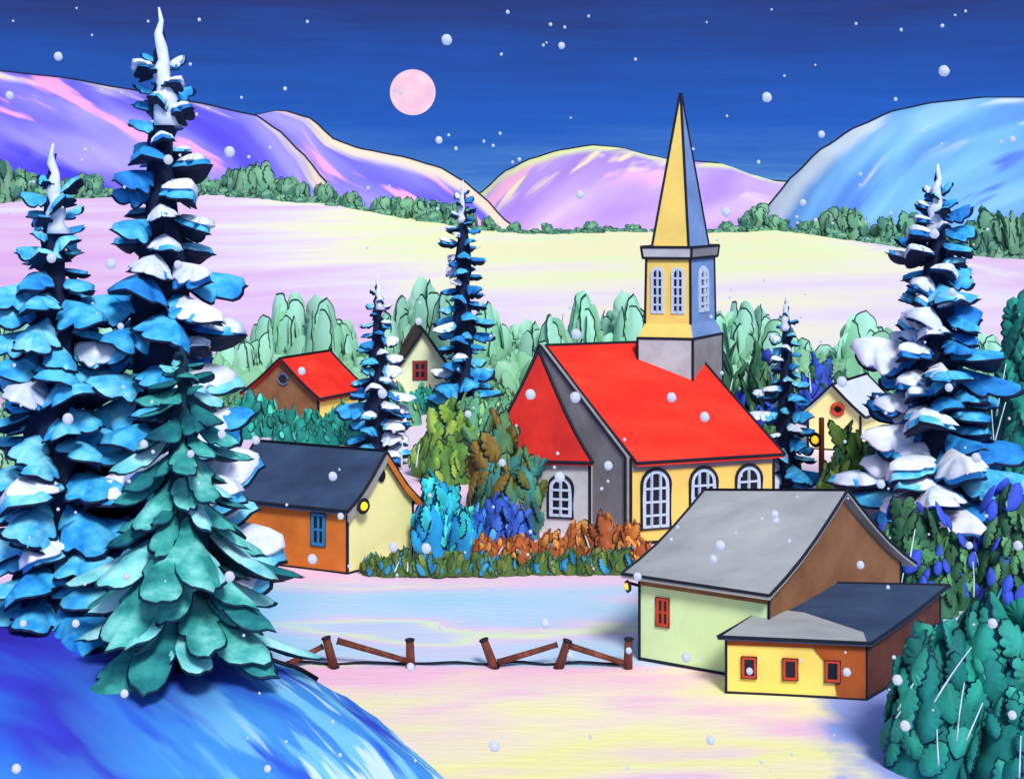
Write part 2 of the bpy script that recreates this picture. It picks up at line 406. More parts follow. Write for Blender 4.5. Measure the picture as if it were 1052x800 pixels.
def puff(mb, base, d, nrm, L, W, core, rim, back, rng, lobes=3, side=.25, curl=.3, rimw=.06, top=.34, bot=.04, jag=.3, shape=1.1, slant=.1, lift=0., pt=.8):
    """a plump lobed bough: domed above and below, dark round its edge and underneath"""
    x = d.normalized(); y = nrm.cross(x).normalized(); z = x.cross(y)
    per = 5; m = lobes * per
    def edge(sg):
        o = []; ph = rng.uniform(-.15, .15); am = [rng.uniform(.6, 1.3) for _ in range(lobes + 1)]
        for i in range(m):
            u = (i + .5) / m; q = lobes * u + ph; fr = q - math.floor(q); k = max(0, min(lobes, int(math.floor(q))))
            sc = math.sin(math.pi * fr) ** .7
            wv = math.sin(math.pi * u ** shape) ** pt * W / 2 * (1 - jag * am[k] * (1 - sc))
            o.append((u + slant * sc, sg * max(.05 * W, wv)))
        return o
    outl = [(0, 0)] + edge(1) + [(1.03 + rng.uniform(0, .08), rng.uniform(-.08, .08) * W)] + edge(-1)[::-1]
    n = len(outl); s1 = max(.7, 1 - rimw / (W * .5))
    prof = ((1.0, 0), (s1, .12), (.78, .6), (.42, .93))
    def pos(u, v, dz): return base + x * (u * L) + y * v + z * (-side * abs(v) + curl * L * u * u + dz + lift)
    vs = []
    for k, (sc, hh) in enumerate(prof):
        for u, v in outl:
            uu = .5 + (u - .5) * sc; vs.append(pos(uu, v * sc, hh * top * W * (.65 + .5 * uu)))
    for u, v in outl: vs.append(pos(.5 + (u - .5) * .6, v * .6, -bot * W * .8))
    vs.append(pos(.5, 0, top * W * .95)); vs.append(pos(.5, 0, -bot * W))
    fs = []; ms = []
    for i in range(n):
        j = (i + 1) % n
        for k in range(3): fs.append([k * n + i, k * n + j, (k + 1) * n + j, (k + 1) * n + i]); ms.append(rim if k == 0 else core)
        fs += [[3 * n + i, 3 * n + j, 5 * n], [j, i, 4 * n + i, 4 * n + j], [4 * n + j, 4 * n + i, 5 * n + 1]]; ms += [core, back, back]  # dark underside paints the shade gaps between boughs
    mb.add(vs, fs, ms)

def ragged_cone(mb, R_of, z0, z1, mat, rng, n=14, rows=14, f=.5):
    vs = []; fs = []
    for j in range(rows + 1):
        t = j / rows; z = z0 + (z1 - z0) * t
        for i in range(n):
            a = 2 * math.pi * i / n + .3 * j; r = R_of(t) * f * rng.uniform(.7, 1.2) + .01
            vs.append(Vector((r * math.cos(a), r * math.sin(a), z + rng.uniform(-.1, .1))))
    for j in range(rows):
        for i in range(n): fs.append([j * n + i, j * n + (i + 1) % n, (j + 1) * n + (i + 1) % n, (j + 1) * n + i])
    mb.add(vs, fs, mat)

NAVY = flat('navy_outline_shade', (20, 34, 66), .25, scale=2)
BLUES = [paint('blue_needles', [(30, 124, 206), (48, 164, 230), (92, 200, 244)], scale=1.1, stretch=(1, 1, 2), lo=.34, hi=.62),
         paint('azure_needles', [(46, 150, 222), (80, 192, 240), (140, 224, 248)], scale=1.1, stretch=(1, 1, 2), lo=.34, hi=.62),
         paint('deep_blue_needles', [(26, 96, 186), (36, 134, 214), (48, 156, 226)], scale=1.1, stretch=(1, 1, 2), lo=.34, hi=.62)]
TEALS = [paint('teal_needles', [(32, 124, 122), (62, 168, 162), (126, 214, 206)], scale=.9, stretch=(1, 1, 2), lo=.34, hi=.62),
         paint('pale_teal_needles', [(80, 186, 190), (128, 216, 218), (176, 234, 238)], scale=.9, stretch=(1, 1, 2), lo=.34, hi=.62),
         paint('deep_teal_needles', [(14, 78, 96), (24, 116, 122), (50, 150, 148)], scale=.9, stretch=(1, 1, 2), lo=.34, hi=.62)]
DTEAL = flat('dark_teal_outline_shade', (14, 52, 76), .25, scale=2)

def spruce(label, base, height, rad, tones, dark, seed, snow_dir=None, snow_amt=.5, n=90, dens=1.0, droop=.25, curl=.35, leader=.16, power=.75, skew=0, group=None, size=1.0, lean=.0, side=.35, bot=.03, rimw=.06, jag=.5, plump=.27, wf=.78, shp=1.15, lf=1.0):
    rng = random.Random(seed)
    root = thing('spruce_tree', label, 'tree', base, group)
    def R_of(t): return rad * ((1 - t) ** power) * (.93 + .13 * math.sin(t * 19 + seed)) + .02
    tr = MB(); tr.tube([(0, 0, -.4), (0, 0, height * .5), (lean * height, 0, height * .97)], rad * .085, BARK, 7, .02); tr.build('trunk', root, smooth=True)
    cr = MB(); sn = MB()
    zt = height * (1 - leader)
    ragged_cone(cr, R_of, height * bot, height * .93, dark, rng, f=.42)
    ga = 2.399963; a = rng.uniform(0, 6)
    for i in range(n):
        t = (i + .5) / n; t = bot + (1 - bot - leader * .5) * t ** 1.12
        a += ga + rng.uniform(-.3, .3)
        z = t * height; Rr = R_of(t)
        L = lf * Rr * rng.uniform(.74, 1.24) + .12 * size; W = min(L * .9, (.22 * rad + wf * .62 * L)) * rng.uniform(.72, 1.25) * dens
        rd = Vector((math.cos(a), math.sin(a), 0)); dr = lerp(droop, -.5, max(0, (t - .6) / .4) ** 1.6) + rng.uniform(-.25, .25)
        tn = Vector((-rd.y, rd.x, 0))
        d = (rd - Vector((0, 0, dr))).normalized(); tilt = rng.choice((-1, 1)) * rng.uniform(.1, .55)
        nrm = d.cross(tn).normalized()
        if nrm.z < 0: nrm = -nrm
        nrm = (nrm + tn * tilt).normalized()
        b = Vector((lean * z, 0, z + .10 * L)) + rd * Rr * .08
        core = rng.choices(tones, [4, 3, 3])[0]
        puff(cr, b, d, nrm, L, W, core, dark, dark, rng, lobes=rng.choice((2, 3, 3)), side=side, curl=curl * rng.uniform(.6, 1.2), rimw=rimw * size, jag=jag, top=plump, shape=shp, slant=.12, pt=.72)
        if snow_dir is not None:
            sd = math.cos(a - snow_dir); pr = snow_amt * (.25 + 1.05 * sd)
            if rng.random() < pr and L > .25:
                k = rng.uniform(.62, .82)
                puff(sn, b + d * L * rng.uniform(.16, .3), d, nrm, L * k, W * rng.uniform(.85, 1.08), SNOWM, SNOWM, SNOWM, rng, lobes=3, side=side, curl=curl * .95, rimw=.05, jag=.34, top=plump * .95, bot=.0, shape=1.0, slant=.08, lift=W * plump * .72, pt=.6)
    # leader shoot, its snow on one side
    def shoot(mb, mat, r0, ox, oy, z0, z1, k=9):
        pts = [(lean * height + ox * (1 - i / k) + r0 * .2 * math.sin(i * 2.1 + seed), oy, lerp(z0, z1, i / k)) for i in range(k + 1)]
        vs = []; fs = []
        for i, p in enumerate(pts):
            r = (r0 * (1 - i / k) ** .8 + .025) * (1 + .22 * math.sin(i * 2.7 + seed))
            for j in range(8): vs.append((p[0] + r * math.cos(j * math.pi / 4), p[1] + r * .8 * math.sin(j * math.pi / 4), p[2]))
        for i in range(k):
            for j in range(8): fs.append([i * 8 + j, i * 8 + (j + 1) % 8, i * 8 + 8 + (j + 1) % 8, i * 8 + 8 + j])
        fs.append([k * 8 + j for j in range(8)]); fs.append(list(range(8))[::-1]); mb.add(vs, fs, mat)
    r0 = rad * .085 + .05
    shoot(cr, dark, r0 * 1.25, 0, 0, height * .76, height * .985)
    if snow_dir is not None:
        shoot(sn, SNOWM, r0, r0 * .75 * math.cos(snow_dir), -r0 * .7, height * .82, height * 1.005)
    cr.build('crown', root, smooth=True)
    if sn.f: sn.build('snow_clumps', root, smooth=True)
    return root

def crown_pads(mb, w, d, h, z0, tones, dark, rng, n, clumps=0, **kw):
    if clumps < 2: return crown_dome(mb, w, d, h, z0, tones, dark, rng, n, **kw)
    blob = kw.pop('blob', None)
    for c in range(clumps):
        if c == 0: ox, oy, k, hh = rng.uniform(-.08, .08), 0.04, .72, 1.0
        else:
            an = 2.4 * c + rng.uniform(-.4, .4) + 3.6; ox, oy = .30 * math.cos(an), .28 * math.sin(an); k = rng.uniform(.5, .64); hh = rng.uniform(.5, .88)
        sub = MB(); crown_dome(sub, w * k, d * k, h * hh, z0, tones, dark, rng, max(9, int(n * (1.1 if c == 0 else .7) / (clumps * .62))), blob=[(b_, max(1, int(q / clumps + .5))) for b_, q in blob or []], **kw)
        mb.add([v + Vector((ox * w, oy * d, 0)) for v in sub.v], sub.f, [sub.slots[i] for i in sub.m])
def crown_dome(mb, w, d, h, z0, tones, dark, rng, n, up=.9, Lf=.42, Wf=.72, rimw=.05, blob=None, core_f=.8, jag=.22, lobes=4, heart=None, dome=.6, pt=.6):
    """lobed sprays over an upright half-ellipsoid, pointing up and out, over a leafy heart"""
    heart = heart or tones[-1]
    vs = []; fs = []; a, b = 14, 9
    for j in range(b + 1):
        th = math.pi * .5 * j / b
        for i in range(a):
            ph = 2 * math.pi * i / a; k = core_f * rng.uniform(.9, 1.08)
            vs.append(Vector((w * .5 * k * math.cos(ph) * math.cos(th) ** dome, d * .5 * k * math.sin(ph) * math.cos(th) ** dome, z0 + h * (k * math.sin(th)) * .98)))
    for j in range(b):
        for i in range(a): fs.append([j * a + i, j * a + (i + 1) % a, (j + 1) * a + (i + 1) % a, (j + 1) * a + i])
    mb.add(vs, fs, heart)
    ga = 2.399963; ph = rng.uniform(0, 6)
    for i in range(n):
        ph += ga + rng.uniform(-.25, .25); t = (i + .3) / n
        th = math.asin(min(1, t)) * .95
        o = Vector((math.cos(ph) * math.cos(th) ** dome, math.sin(ph) * math.cos(th) ** dome, math.sin(th)))
        L = Lf * h * rng.uniform(.75, 1.2); W = Wf * min(L, w * .6) * rng.uniform(.85, 1.25)
        rad_ = Vector((math.cos(ph), math.sin(ph), 0)); tn = Vector((-rad_.y, rad_.x, 0)); sw = rng.uniform(-.6, .6)
        oz = .12 + .30 * (1 - t)
        nrm = (rad_ + Vector((0, 0, .25)) + tn * rng.uniform(-.35, .35)).normalized()
        dd = Vector((0, 0, 1)) * up + tn * sw + rad_ * oz * .5
        dd = (dd - nrm * dd.dot(nrm)).normalized()
        k = rng.uniform(.82, .95)
        p = Vector((w * .5 * o.x * k, d * .5 * o.y * k, z0 + (h - L * .92) * o.z))
        core = rng.choice(tones)
        pad(mb, p, dd, nrm, L, W, core, dark, core, rng, lobes=lobes, side=.35, bow=.25, rimw=rimw, thick=.03 * h, jag=jag, shape=.85, slant=.05, pt=pt)
    for bt, cnt in blob or []:
        for i in range(cnt):
            ph = rng.uniform(0, 6.283); th = math.asin(rng.uniform(.1, .95))
            o = Vector((math.cos(ph) * math.cos(th) ** dome, math.sin(ph) * math.cos(th) ** dome, math.sin(th)))
            nrm = Vector((math.cos(ph) * math.cos(th) + .001, math.sin(ph) * math.cos(th), .25)).normalized()
            dd = (Vector((rng.uniform(-.5, .5), rng.uniform(-.5, .5), 1))); dd = (dd - nrm * dd.dot(nrm)).normalized()
            L = h * .2 * rng.uniform(.8, 1.3)
            p = Vector((w * .53 * o.x, d * .53 * o.y, z0 + (h - L * .8) * o.z))
            pad(mb, p + nrm * .05 * h, dd, nrm, L, L * .62, bt, bt, bt, rng, lobes=3, side=.3, rimw=.03, thick=.03 * h, jag=.12, shape=.8)

def twigs(mb, w, d, h, z0, mat, rng, n, r, arc=None):
    for i in range(n):
        ph = rng.uniform(math.pi * 1.05, math.pi * 1.95); z = rng.uniform(.12, .5) * h
        ll = rng.uniform(.18, .34) * h; lean = rng.uniform(-.35, .35)
        pts = []
        for k in range(5):
            t = k / 4; zz = z + ll * t; q = max(.05, 1 - (zz / h) ** 1.6) ** .5 * 1.06 + .02
            pts.append((w * .5 * q * math.cos(ph) + lean * ll * t, d * .5 * q * math.sin(ph) - .08 * h, z0 + zz))
        mb.tube(pts, r, mat, 5, r * .5)

def bush(name, label, cat, px, by, wpx, hpx, tones, dark, seed, n=46, depth=.8, twig=None, tn=6, group=None, Y=None, trunk=True, rimw=.05, clumps=5, **kw):
    kw.setdefault('Lf', .40); kw.setdefault('Wf', .58); kw.setdefault('jag', .42); kw.setdefault('lobes', 5); kw.setdefault('dome', .75)
    rng = random.Random(seed)
    if Y is None: g = GD(px, by)
    else: g = P(px, by, Y); g.z = ground_z(g.x, g.y)
    s = g.y / F; w = wpx * s; h = H - (by - hpx - HZ) * s - g.z
    root = thing(name, label, cat, g, group)
    mb = MB(); crown_pads(mb, w, w * depth, h, 0, tones, dark, rng, int(n * 1.35), rimw=rimw * .8, clumps=clumps, **kw)
    if twig: twigs(mb, w, w * depth, h, 0, twig, rng, tn, max(.02, 1.0 * s))
    mb.build('crown', root, smooth=True)
    if trunk:
        t = MB(); t.tube([(0, 0, -.2), (.02 * w, 0, h * .35), (0, .02 * w, h * .7)], .035 * w + .03, BARK, 6, .03); t.build('trunk', root, smooth=True)
    return root

def leafm(name, c, a=.22, scale=1.2):
    return paint(name, [shade(c, 1 - a), c, shade(c, 1 + a * .8)], scale=scale, stretch=(1.4, 1.4, .6), lo=.35, hi=.65)
MINT = [leafm('mint_leaves', (150, 214, 186), .1, .5), leafm('pale_mint_leaves', (162, 222, 198), .1, .5), leafm('sage_leaves', (140, 200, 166), .12, .5)]
SAGE = [leafm('soft_green_leaves', (128, 184, 146), .12, .5), leafm('grey_green_leaves', (116, 176, 138), .12, .5), leafm('mid_green_leaves', (138, 192, 158), .12, .5)]
FARG = [leafm('far_green_leaves', (92, 150, 118), .15, .3), leafm('far_dark_leaves', (66, 122, 106), .15, .3), leafm('far_sage_leaves', (112, 164, 130), .15, .3)]
DGREEN = flat('dark_green_heart', (34, 66, 66), .2)
MGREEN = flat('green_heart', (96, 150, 118), .2)
WHITE_LINE = flat('frosted_twig', (206, 230, 236), .05, bump=0)

# ---- far trees along the top of the field
def proto_tree(name, tones, dark, seed, w, h, n, twigm=None, rimw=.05, Lf=.42, Wf=.55, tr=.03, jag=.3, tn=5, **kw):
    rng = random.Random(seed); root = thing(name, '', 'tree', (0, 0, 0))
    mb = MB(); crown_pads(mb, w, w * .8, h, 0, tones, dark, rng, n, rimw=rimw, Lf=Lf, Wf=Wf, jag=jag, **kw)
    if twigm: twigs(mb, w, w * .8, h, 0, twigm, rng, tn, w * .012)
    mb.build('crown', root, smooth=True)
    t = MB(); t.tube([(0, 0, -.5), (0, 0, h * .8)], w * .06, BARK, 6, w * .02); t.build('trunk', root)
    return root
rng = random.Random(5)
FT = [proto_tree('broadleaf_tree', FARG, DGREEN, 30 + k, 1.0, 1.0, 14, INK, rimw=.035, Lf=.55, Wf=.8, tn=3) for k in range(3)]
TOPS = [(-20, 168), (12, 160), (40, 186), (90, 178), (130, 192), (190, 166), (225, 178), (265, 164), (290, 180), (310, 180), (352, 186), (380, 204), (410, 197), (440, 196), (470, 205), (500, 222), (530, 226), (552, 230), (590, 228), (605, 226), (640, 231), (680, 229), (705, 232), (745, 226), (778, 207), (800, 222), (830, 218), (866, 203), (895, 224), (935, 213), (960, 236), (990, 226), (1022, 210), (1050, 212), (1080, 220)]
used = set(); cnt = 0
px = -22
while px < 1085:
    for row in range(2):
        q = px + rng.uniform(-7, 7); x = (q - CX) * YE / F; Yt = YE + 1 + row * -2.5 + rng.uniform(-1, 1)
        e = interp(EDGE, q); top = interp(TOPS, q) + rng.uniform(-3, 7); h = max(7, (e - top)) if row == 0 else max(5, (e - top) * rng.uniform(.3, .5))
        k = rng.randrange(3); o = FT[k] if k not in used else dup(FT[k]); used.add(k)
        s = YE / F; x = (q - CX) * Yt / F
        o.location = (x, Yt, field_z(x, Yt) - .3); wd = (h * .8 + 8) * s if row == 0 else 22 * s
        o.scale = (wd, wd, h * s * 1.05); o.rotation_euler.z = rng.uniform(0, 6)
        tag(o, 'dark green bushy tree in the row along the top edge of the far snow field', 'tree', 'dark green trees along the far field edge'); cnt += 1
    px += 15 + rng.uniform(-3, 3)

# ---- mint trees at the foot of the field
MT = [proto_tree('broadleaf_tree', MINT, DGREEN, 50 + k, 1.0, 1.0, 14, INK, rimw=.022, Lf=.56, Wf=.95, tn=4, jag=.14, pt=.4) for k in range(4)]
clumps = [('at the left edge behind the leftmost spruce', [(4, 300, 46), (34, 318, 50), (70, 325, 56), (108, 330, 50)]),
          ('behind the red roofed cottage', [(246, 336, 40), (272, 322, 36), (297, 297, 40), (328, 303, 40), (352, 326, 40)]),
          ('behind the brown roofed lime cottage', [(398, 318, 40), (416, 300, 36), (436, 284, 40), (456, 296, 40)]),
          ('left of the church roof', [(500, 308, 40), (520, 330, 40), (545, 328, 36), (566, 320, 40)]),
          ('left of the church belfry', [(598, 297, 44), (622, 316, 40), (644, 299, 38), (662, 314, 40)]),
          ('right of the church belfry', [(738, 318, 40), (760, 306, 40), (782, 312, 36), (802, 322, 40), (826, 346, 40)]),
          ('behind the cottage with the white roof', [(858, 352, 40), (884, 319, 44), (908, 334, 40), (934, 340, 44)]),
          ('right of the tall snowy spruce', [(985, 330, 46), (1012, 342, 40)])]
ORD = ['first', 'second', 'third', 'fourth', 'fifth']
used = set(); i = 0
for where, lst in clumps:
    for j, (px, ty, wp) in enumerate(lst):
        Yt = 101 + rng.uniform(-3, 3); s = Yt / F; k = i % 4; i += 1
        o = MT[k] if k not in used else dup(MT[k]); used.add(k)
        g = P(px, 400, Yt); g.z = field_z(g.x, g.y) - .2; h = H - (ty - HZ) * s - g.z
        o.location = g; o.scale = (wp * s * 1.15, wp * s * 1.15, h); o.rotation_euler.z = rng.uniform(0, 6)
        tag(o, '%s pale mint tree from left %s' % (ORD[j], where), 'tree', 'pale mint trees at the foot of the field')
used = set()
MS = [proto_tree('shrub', SAGE, SAGE[1], 70 + k, 1.0, 1.0, 16, None, rimw=.012, Lf=.6, Wf=.8, jag=.16) for k in range(3)]
i = 0; px = -10
while px < 1060:
    Yt = 97.5 + rng.uniform(-1.5, 1.5); s = Yt / F; k = i % 3; i += 1
    if 385 < px < 482: px += 20; continue
    o = MS[k] if k not in used else dup(MS[k]); used.add(k)
    wp = rng.uniform(46, 62); g = P(px, 400, Yt); g.z = field_z(g.x, g.y) - .2; h = H - (rng.uniform(352, 372) - HZ) * s - g.z
    o.location = g; o.scale = (wp * s, wp * s, h); o.rotation_euler.z = rng.uniform(0, 6)
    tag(o, 'low soft green shrub growing in front of the mint trees at the field foot', 'shrub', 'soft green shrubs below the mint trees')
    px += rng.uniform(24, 32)

# ---------------------------------------------------------------- buildings
def V(x, y, z=0): return Vector((x, y, z))
def wall_panel(mb, p, q, z0, z1, mat, out=.0): mb.slab([V(p.x, p.y, z0), V(q.x, q.y, z0), V(q.x, q.y, z1), V(p.x, p.y, z1)], .15, mat)
def at_wall(p, q, u, z, off=0):
    d = (q - p).normalized(); n = Vector((d.y, -d.x, 0))
    return p + (q - p) * u * 1.0 + n * off + Vector((0, 0, z - (p + (q - p) * u).z))
def wall_rect(p, q, uc, zc, w, h, off):
    d = V(q.x - p.x, q.y - p.y).normalized(); n = Vector((d.y, -d.x, 0)); c = V(*(p + (q - p) * uc).xy, zc) + n * off
    return [c - d * w / 2 - V(0, 0, h / 2), c + d * w / 2 - V(0, 0, h / 2), c + d * w / 2 + V(0, 0, h / 2), c - d * w / 2 + V(0, 0, h / 2)], d, n
def window(p, q, uc, zc, w, h, fm, root, org, bars=(1, 1), fr=.09, name='window', outline=True):
    """frame with muntins, dark pane behind, thin dark outer bead"""
    (a, b, c, d_), d, n = wall_rect(p, q, uc, zc, w, h, .06)
    f = MB()
    def bar(p0, p1, wd, off=0.0, dp=.07, mat=fm):
        dr = (p1 - p0).normalized(); sd = dr.cross(n).normalized() * wd / 2; o = n * off
        f.loft([p0 - sd + o - n * dp, p1 - sd + o - n * dp, p1 + sd + o - n * dp, p0 + sd + o - n * dp][::-1], [p0 - sd + o, p1 - sd + o, p1 + sd + o, p0 + sd + o][::-1], mat)
    e = fr / 2
    up = V(0, 0, 1)
    bar(a - d * e, b + d * e, fr); bar(d_ - d * e, c + d * e, fr)
    bar(a + up * e, d_ - up * e, fr, .003); bar(b + up * e, c - up * e, fr, .003)
    for i in range(bars[0]):
        t = (i + 1) / (bars[0] + 1); bar(lerp(a, b, t) + up * e, lerp(d_, c, t) - up * e, fr * .7, -.01)
    for i in range(bars[1]):
        t = (i + 1) / (bars[1] + 1); bar(lerp(a, d_, t) + d * e, lerp(b, c, t) - d * e, fr * .7, -.014)
    if outline:
        k = fr * .5; bb = [a - d * k - up * k, b + d * k - up * k, c + d * k + up * k, d_ - d * k + up * k]
        f.tube(bb, .022, INK, 5, closed=True)
    o = f.build(name, root, org)
    g = MB(); g.slab([x - n * .03 for x in (a, b, c, d_)], .02, GLASS, nrm=n); g.build('pane', o, org)
    return o
def arch_window(p, q, uc, zb, w, h, fm, root, org, rows=3, cols=1, fr=.13, outline=.05):
    d = V(q.x - p.x, q.y - p.y).normalized(); n = Vector((d.y, -d.x, 0)); up = V(0, 0, 1); c = V(*(p + (q - p) * uc).xy, zb) + n * .05
    r = w / 2
    def arc(rr, inset=0): return [c - d * rr + up * inset] + [c + up * (h - r) + d * (-rr * math.cos(math.pi * i / 12)) + up * (rr * math.sin(math.pi * i / 12)) for i in range(13)] + [c + d * rr + up * inset]
    f = MB(); ou = arc(r); inn = arc(r - fr, fr)
    m = len(ou); vs = [x for x in ou] + [x for x in inn] + [x - n * .09 for x in ou] + [x - n * .09 for x in inn]; fs = []
    for i in range(m):
        j = (i + 1) % m
        fs += [[i, m + i, m + j, j], [i, j, 2 * m + j, 2 * m + i], [m + i, 3 * m + i, 3 * m + j, m + j]]
    f.add(vs, fs, fm)
    for i in range(cols):
        u = -r + (i + 1) * w / (cols + 1); hh = h - r + math.sqrt(max(0, r * r - u * u)) - fr * .5
        f.tube([c + d * u + up * fr * .5 - n * .015, c + d * u + up * hh - n * .015], fr * .42, fm, 4)
    for i in range(rows):
        z = (i + 1) * (h - r * .35) / (rows + 1); rr = r if z < h - r else math.sqrt(max(0, r * r - (z - h + r) ** 2))
        f.tube([c - d * (rr - fr * .5) + up * z - n * .02, c + d * (rr - fr * .5) + up * z - n * .02], fr * .4, fm, 4)
    if outline: f.tube(arc(r + outline * .7), outline, INK, 5, closed=True)
    o = f.build('window', root, org)
    g = MB(); pl = [x - n * .045 for x in arc(r - fr * .4, fr * .4)]; g.add(pl, [list(range(len(pl)))], GLASS); g.build('pane', o, org)
    return o
def ink_lines(root, org, lines, r, name='edge_trim'):
    m = MB()
    for l in lines: m.tube(l, r, INK, 6)
    return m.build(name, root, org)
def slope(mb, e0, e1, r0, r1, mat, sag=.0, thick=.1, seg=5, r=.05, inks=None):
    """roof plane from eave e0-e1 up to ridge r0-r1, sagging so the eave kicks out"""
    A = []; B = []
    for i in range(seg + 1):
        t = i / seg; s = -sag * math.sin(math.pi * t) * (1.2 - .4 * t)
        A.append(lerp(e0, r0, t) + V(0, 0, s)); B.append(lerp(e1, r1, t) + V(0, 0, s))
    n = len(A); dn = V(0, 0, -thick)
    vs = A + B + [a + dn for a in A] + [b + dn for b in B]; fs = []
    for i in range(seg):
        fs += [[i, n + i, n + i + 1, i + 1], [2 * n + i, 2 * n + i + 1, 3 * n + i + 1, 3 * n + i], [i, i + 1, 2 * n + i + 1, 2 * n + i], [n + i, 3 * n + i, 3 * n + i + 1, n + i + 1]]
    fs += [[0, 2 * n, 3 * n, n], [n - 1, 2 * n - 1, 4 * n - 1, 3 * n - 1]]
    mb.add(vs, fs, mat)
    if inks is not None: inks += [A, B, [e0, e1], [r0, r1]]
    return A, B
def gable_house(root, org, C, Lf, G, zeC, zeG, zr, mats, over=(.35, .35), sag=.15, ink=.05, thick=.14, drop=0.):
    """C near corner, Lf far end of the long wall, G far end of the gable wall; ridge parallel to the long wall"""
    wl, wg, roofm, roof2 = mats
    wv = Lf - C; gv = G - C; M = C + gv * .5; Bk = G + wv
    w = MB()
    z = lambda p, h: V(p.x, p.y, h)
    b0 = [z(C, -.3), z(G, -.3), z(Bk, -.3), z(Lf, -.3)]
    w.add([z(C, -.3), z(Lf, -.3), z(Lf, zeC - .14), z(C, zeC - .14)], [[0, 1, 2, 3]], wl)
    w.add([z(G, -.3), z(Bk, -.3), z(Bk, zeG), z(G, zeG)], [[0, 1, 2, 3]], wl)
    for q, f, dz in ((V(0, 0), 1, 0), (wv, -1, drop)):
        def curve(p, z0, o0):
            r = []
            for k in range(9):
                t = k / 9; tt = (t * (gv.length * .5) + o0) / (gv.length * .5 + o0)
                r.append(z(lerp(p, M, t) + q, lerp(z0, zr - dz, t) + .06 - sag * math.sin(math.pi * tt) * (1.2 - .4 * tt) - thick * .6))
            return r
        ring = [z(C + q, -.3), z(G + q, -.3)] + curve(G, zeG, over[1]) + [z(M + q, zr - dz - .08)] + curve(C, zeC, over[1])[::-1]
        w.add(ring, [list(range(len(ring)))[::f]], wg)
    w.build('wall', root, org)
    wu = wv.normalized(); gu = gv.normalized()
    inks = []
    rf = MB(); ov, oe = over
    a0 = C - wu * ov; a1 = Lf + wu * ov; r0 = z(M - wu * ov, zr + .08); r1 = z(M + wv + wu * ov, zr + .08 - drop)
    s1 = (zr - zeC) / (gv.length * .5); s2 = (zr - zeG) / (gv.length * .5)
    slope(rf, z(a0 - gu * oe, zeC - s1 * oe + .08), z(a1 - gu * oe, zeC - s1 * oe + .08), r0, r1, roofm, sag, thick, inks=inks)
    g0 = G - wu * ov; g1 = G + wv + wu * ov
    slope(rf, z(g0 + gu * oe, zeG - s2 * oe + .08), z(g1 + gu * oe, zeG - s2 * oe + .08), r0, r1, roof2, sag, thick, inks=inks)
    rf.build('roof', root, org)
    wn = Vector((wu.y, -wu.x, 0))
    if wn.y > 0: wn = -wn
    inks += [[z(C, -.3), z(C, zeC - .2)], [z(Lf, -.3), z(Lf, zeC - .2)], [z(G, -.3), z(G, zeG - .2)], [z(C, .03), z(Lf, .03)], [z(C, .03), z(G, .03)]]
    ink_lines(root, org, inks, ink)
    return M
def xy(v): return V(v.x, v.y, 0)
def wall_lamp(root, org, p, n, r=.16):
    """round dark bracket lamp with a glowing bulb"""
    m = MB(); s = Vector((-n.y, n.x, 0)); up = V(0, 0, 1)
    m.tube([p, p + n * .3 + up * .1], .05, INK, 6)
    c = p + n * .36
    ring = [c + (s * math.cos(a) + up * math.sin(a)) * r * 1.45 for a in [k * math.pi / 8 for k in range(16)]]
    m.tube(ring, r * .42, INK, 6, closed=True)
    m.loft([x - n * .06 for x in ring], [x - n * .02 for x in ring], INK)
    o = m.build('lamp', root, org)
    b = MB(); vs = []; fs = []
    for j in range(9):
        for i in range(12):
            a = math.pi * j / 8; t = 2 * math.pi * i / 12; vs.append(c + n * .03 + (s * math.sin(a) * math.cos(t) + n * math.sin(a) * math.sin(t) * .7 + up * math.cos(a)) * r)
    for j in range(8):
        for i in range(12): fs.append([j * 12 + i, j * 12 + (i + 1) % 12, (j + 1) * 12 + (i + 1) % 12, (j + 1) * 12 + i])
    b.add(vs, fs, BULB); b.build('bulb', o, org, smooth=True)

# -- pale green house with the grey roof
wall_green = flat('pale_green_wall', (212, 240, 180), .04, scale=.7)
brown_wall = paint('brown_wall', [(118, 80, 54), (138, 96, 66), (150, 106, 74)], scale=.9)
grey_roof = paint('grey_roof', [(138, 142, 148), (160, 164, 166), (176, 180, 180)], scale=.5, stretch=(.6, 1.6, 1.6), rot=(0, 0, .6))
dgrey_roof = flat('slate_edge', (92, 98, 108), .08)
red_frame = flat('red_frame', (196, 70, 48), .1)
navy_roof = paint('navy_roof', [(38, 54, 80), (50, 68, 98), (60, 82, 112)], scale=.6, stretch=(.7, 1.5, 1.5))
C = xy(GD(790, 701)); Lf = xy(GD(657, 677)); G = V((925 - CX) * 47.5 / F, 47.5)
org = V(*(C + (Lf - C) * .5 + (G - C) * .5).xy, 0)
root = thing('house', 'pale green house with grey gabled roof and brown gable end', 'house', org)
M = gable_house(root, org, C, Lf, G, 2.95, 2.45, 5.2, (wall_green, brown_wall, grey_roof, grey_roof), (.3, .45), .2, .05, drop=.5)
d = (Lf - C).normalized(); n = Vector((-d.y, d.x, 0)); n = n if n.y < 0 else -n
m = MB(); q = [C + n * .03, Lf + n * .03]; m.slab([V(q[1].x, q[1].y, 2.36), V(q[0].x, q[0].y, 2.36), V(q[0].x, q[0].y, 2.80), V(q[1].x, q[1].y, 2.80)], .028, brown_wall, nrm=n); m.build('eave_shade_band', root, org)  # brown band that paints the shade under the eave
m = MB(); hb = []
window(Lf, C, .19, 1.62, .36, .82, red_frame, root, org, (1, 1), .09)
wall_lamp(root, org, V(Lf.x, Lf.y, 2.35) + n * .05 + d * .02, (n + d * .9).normalized(), .11)
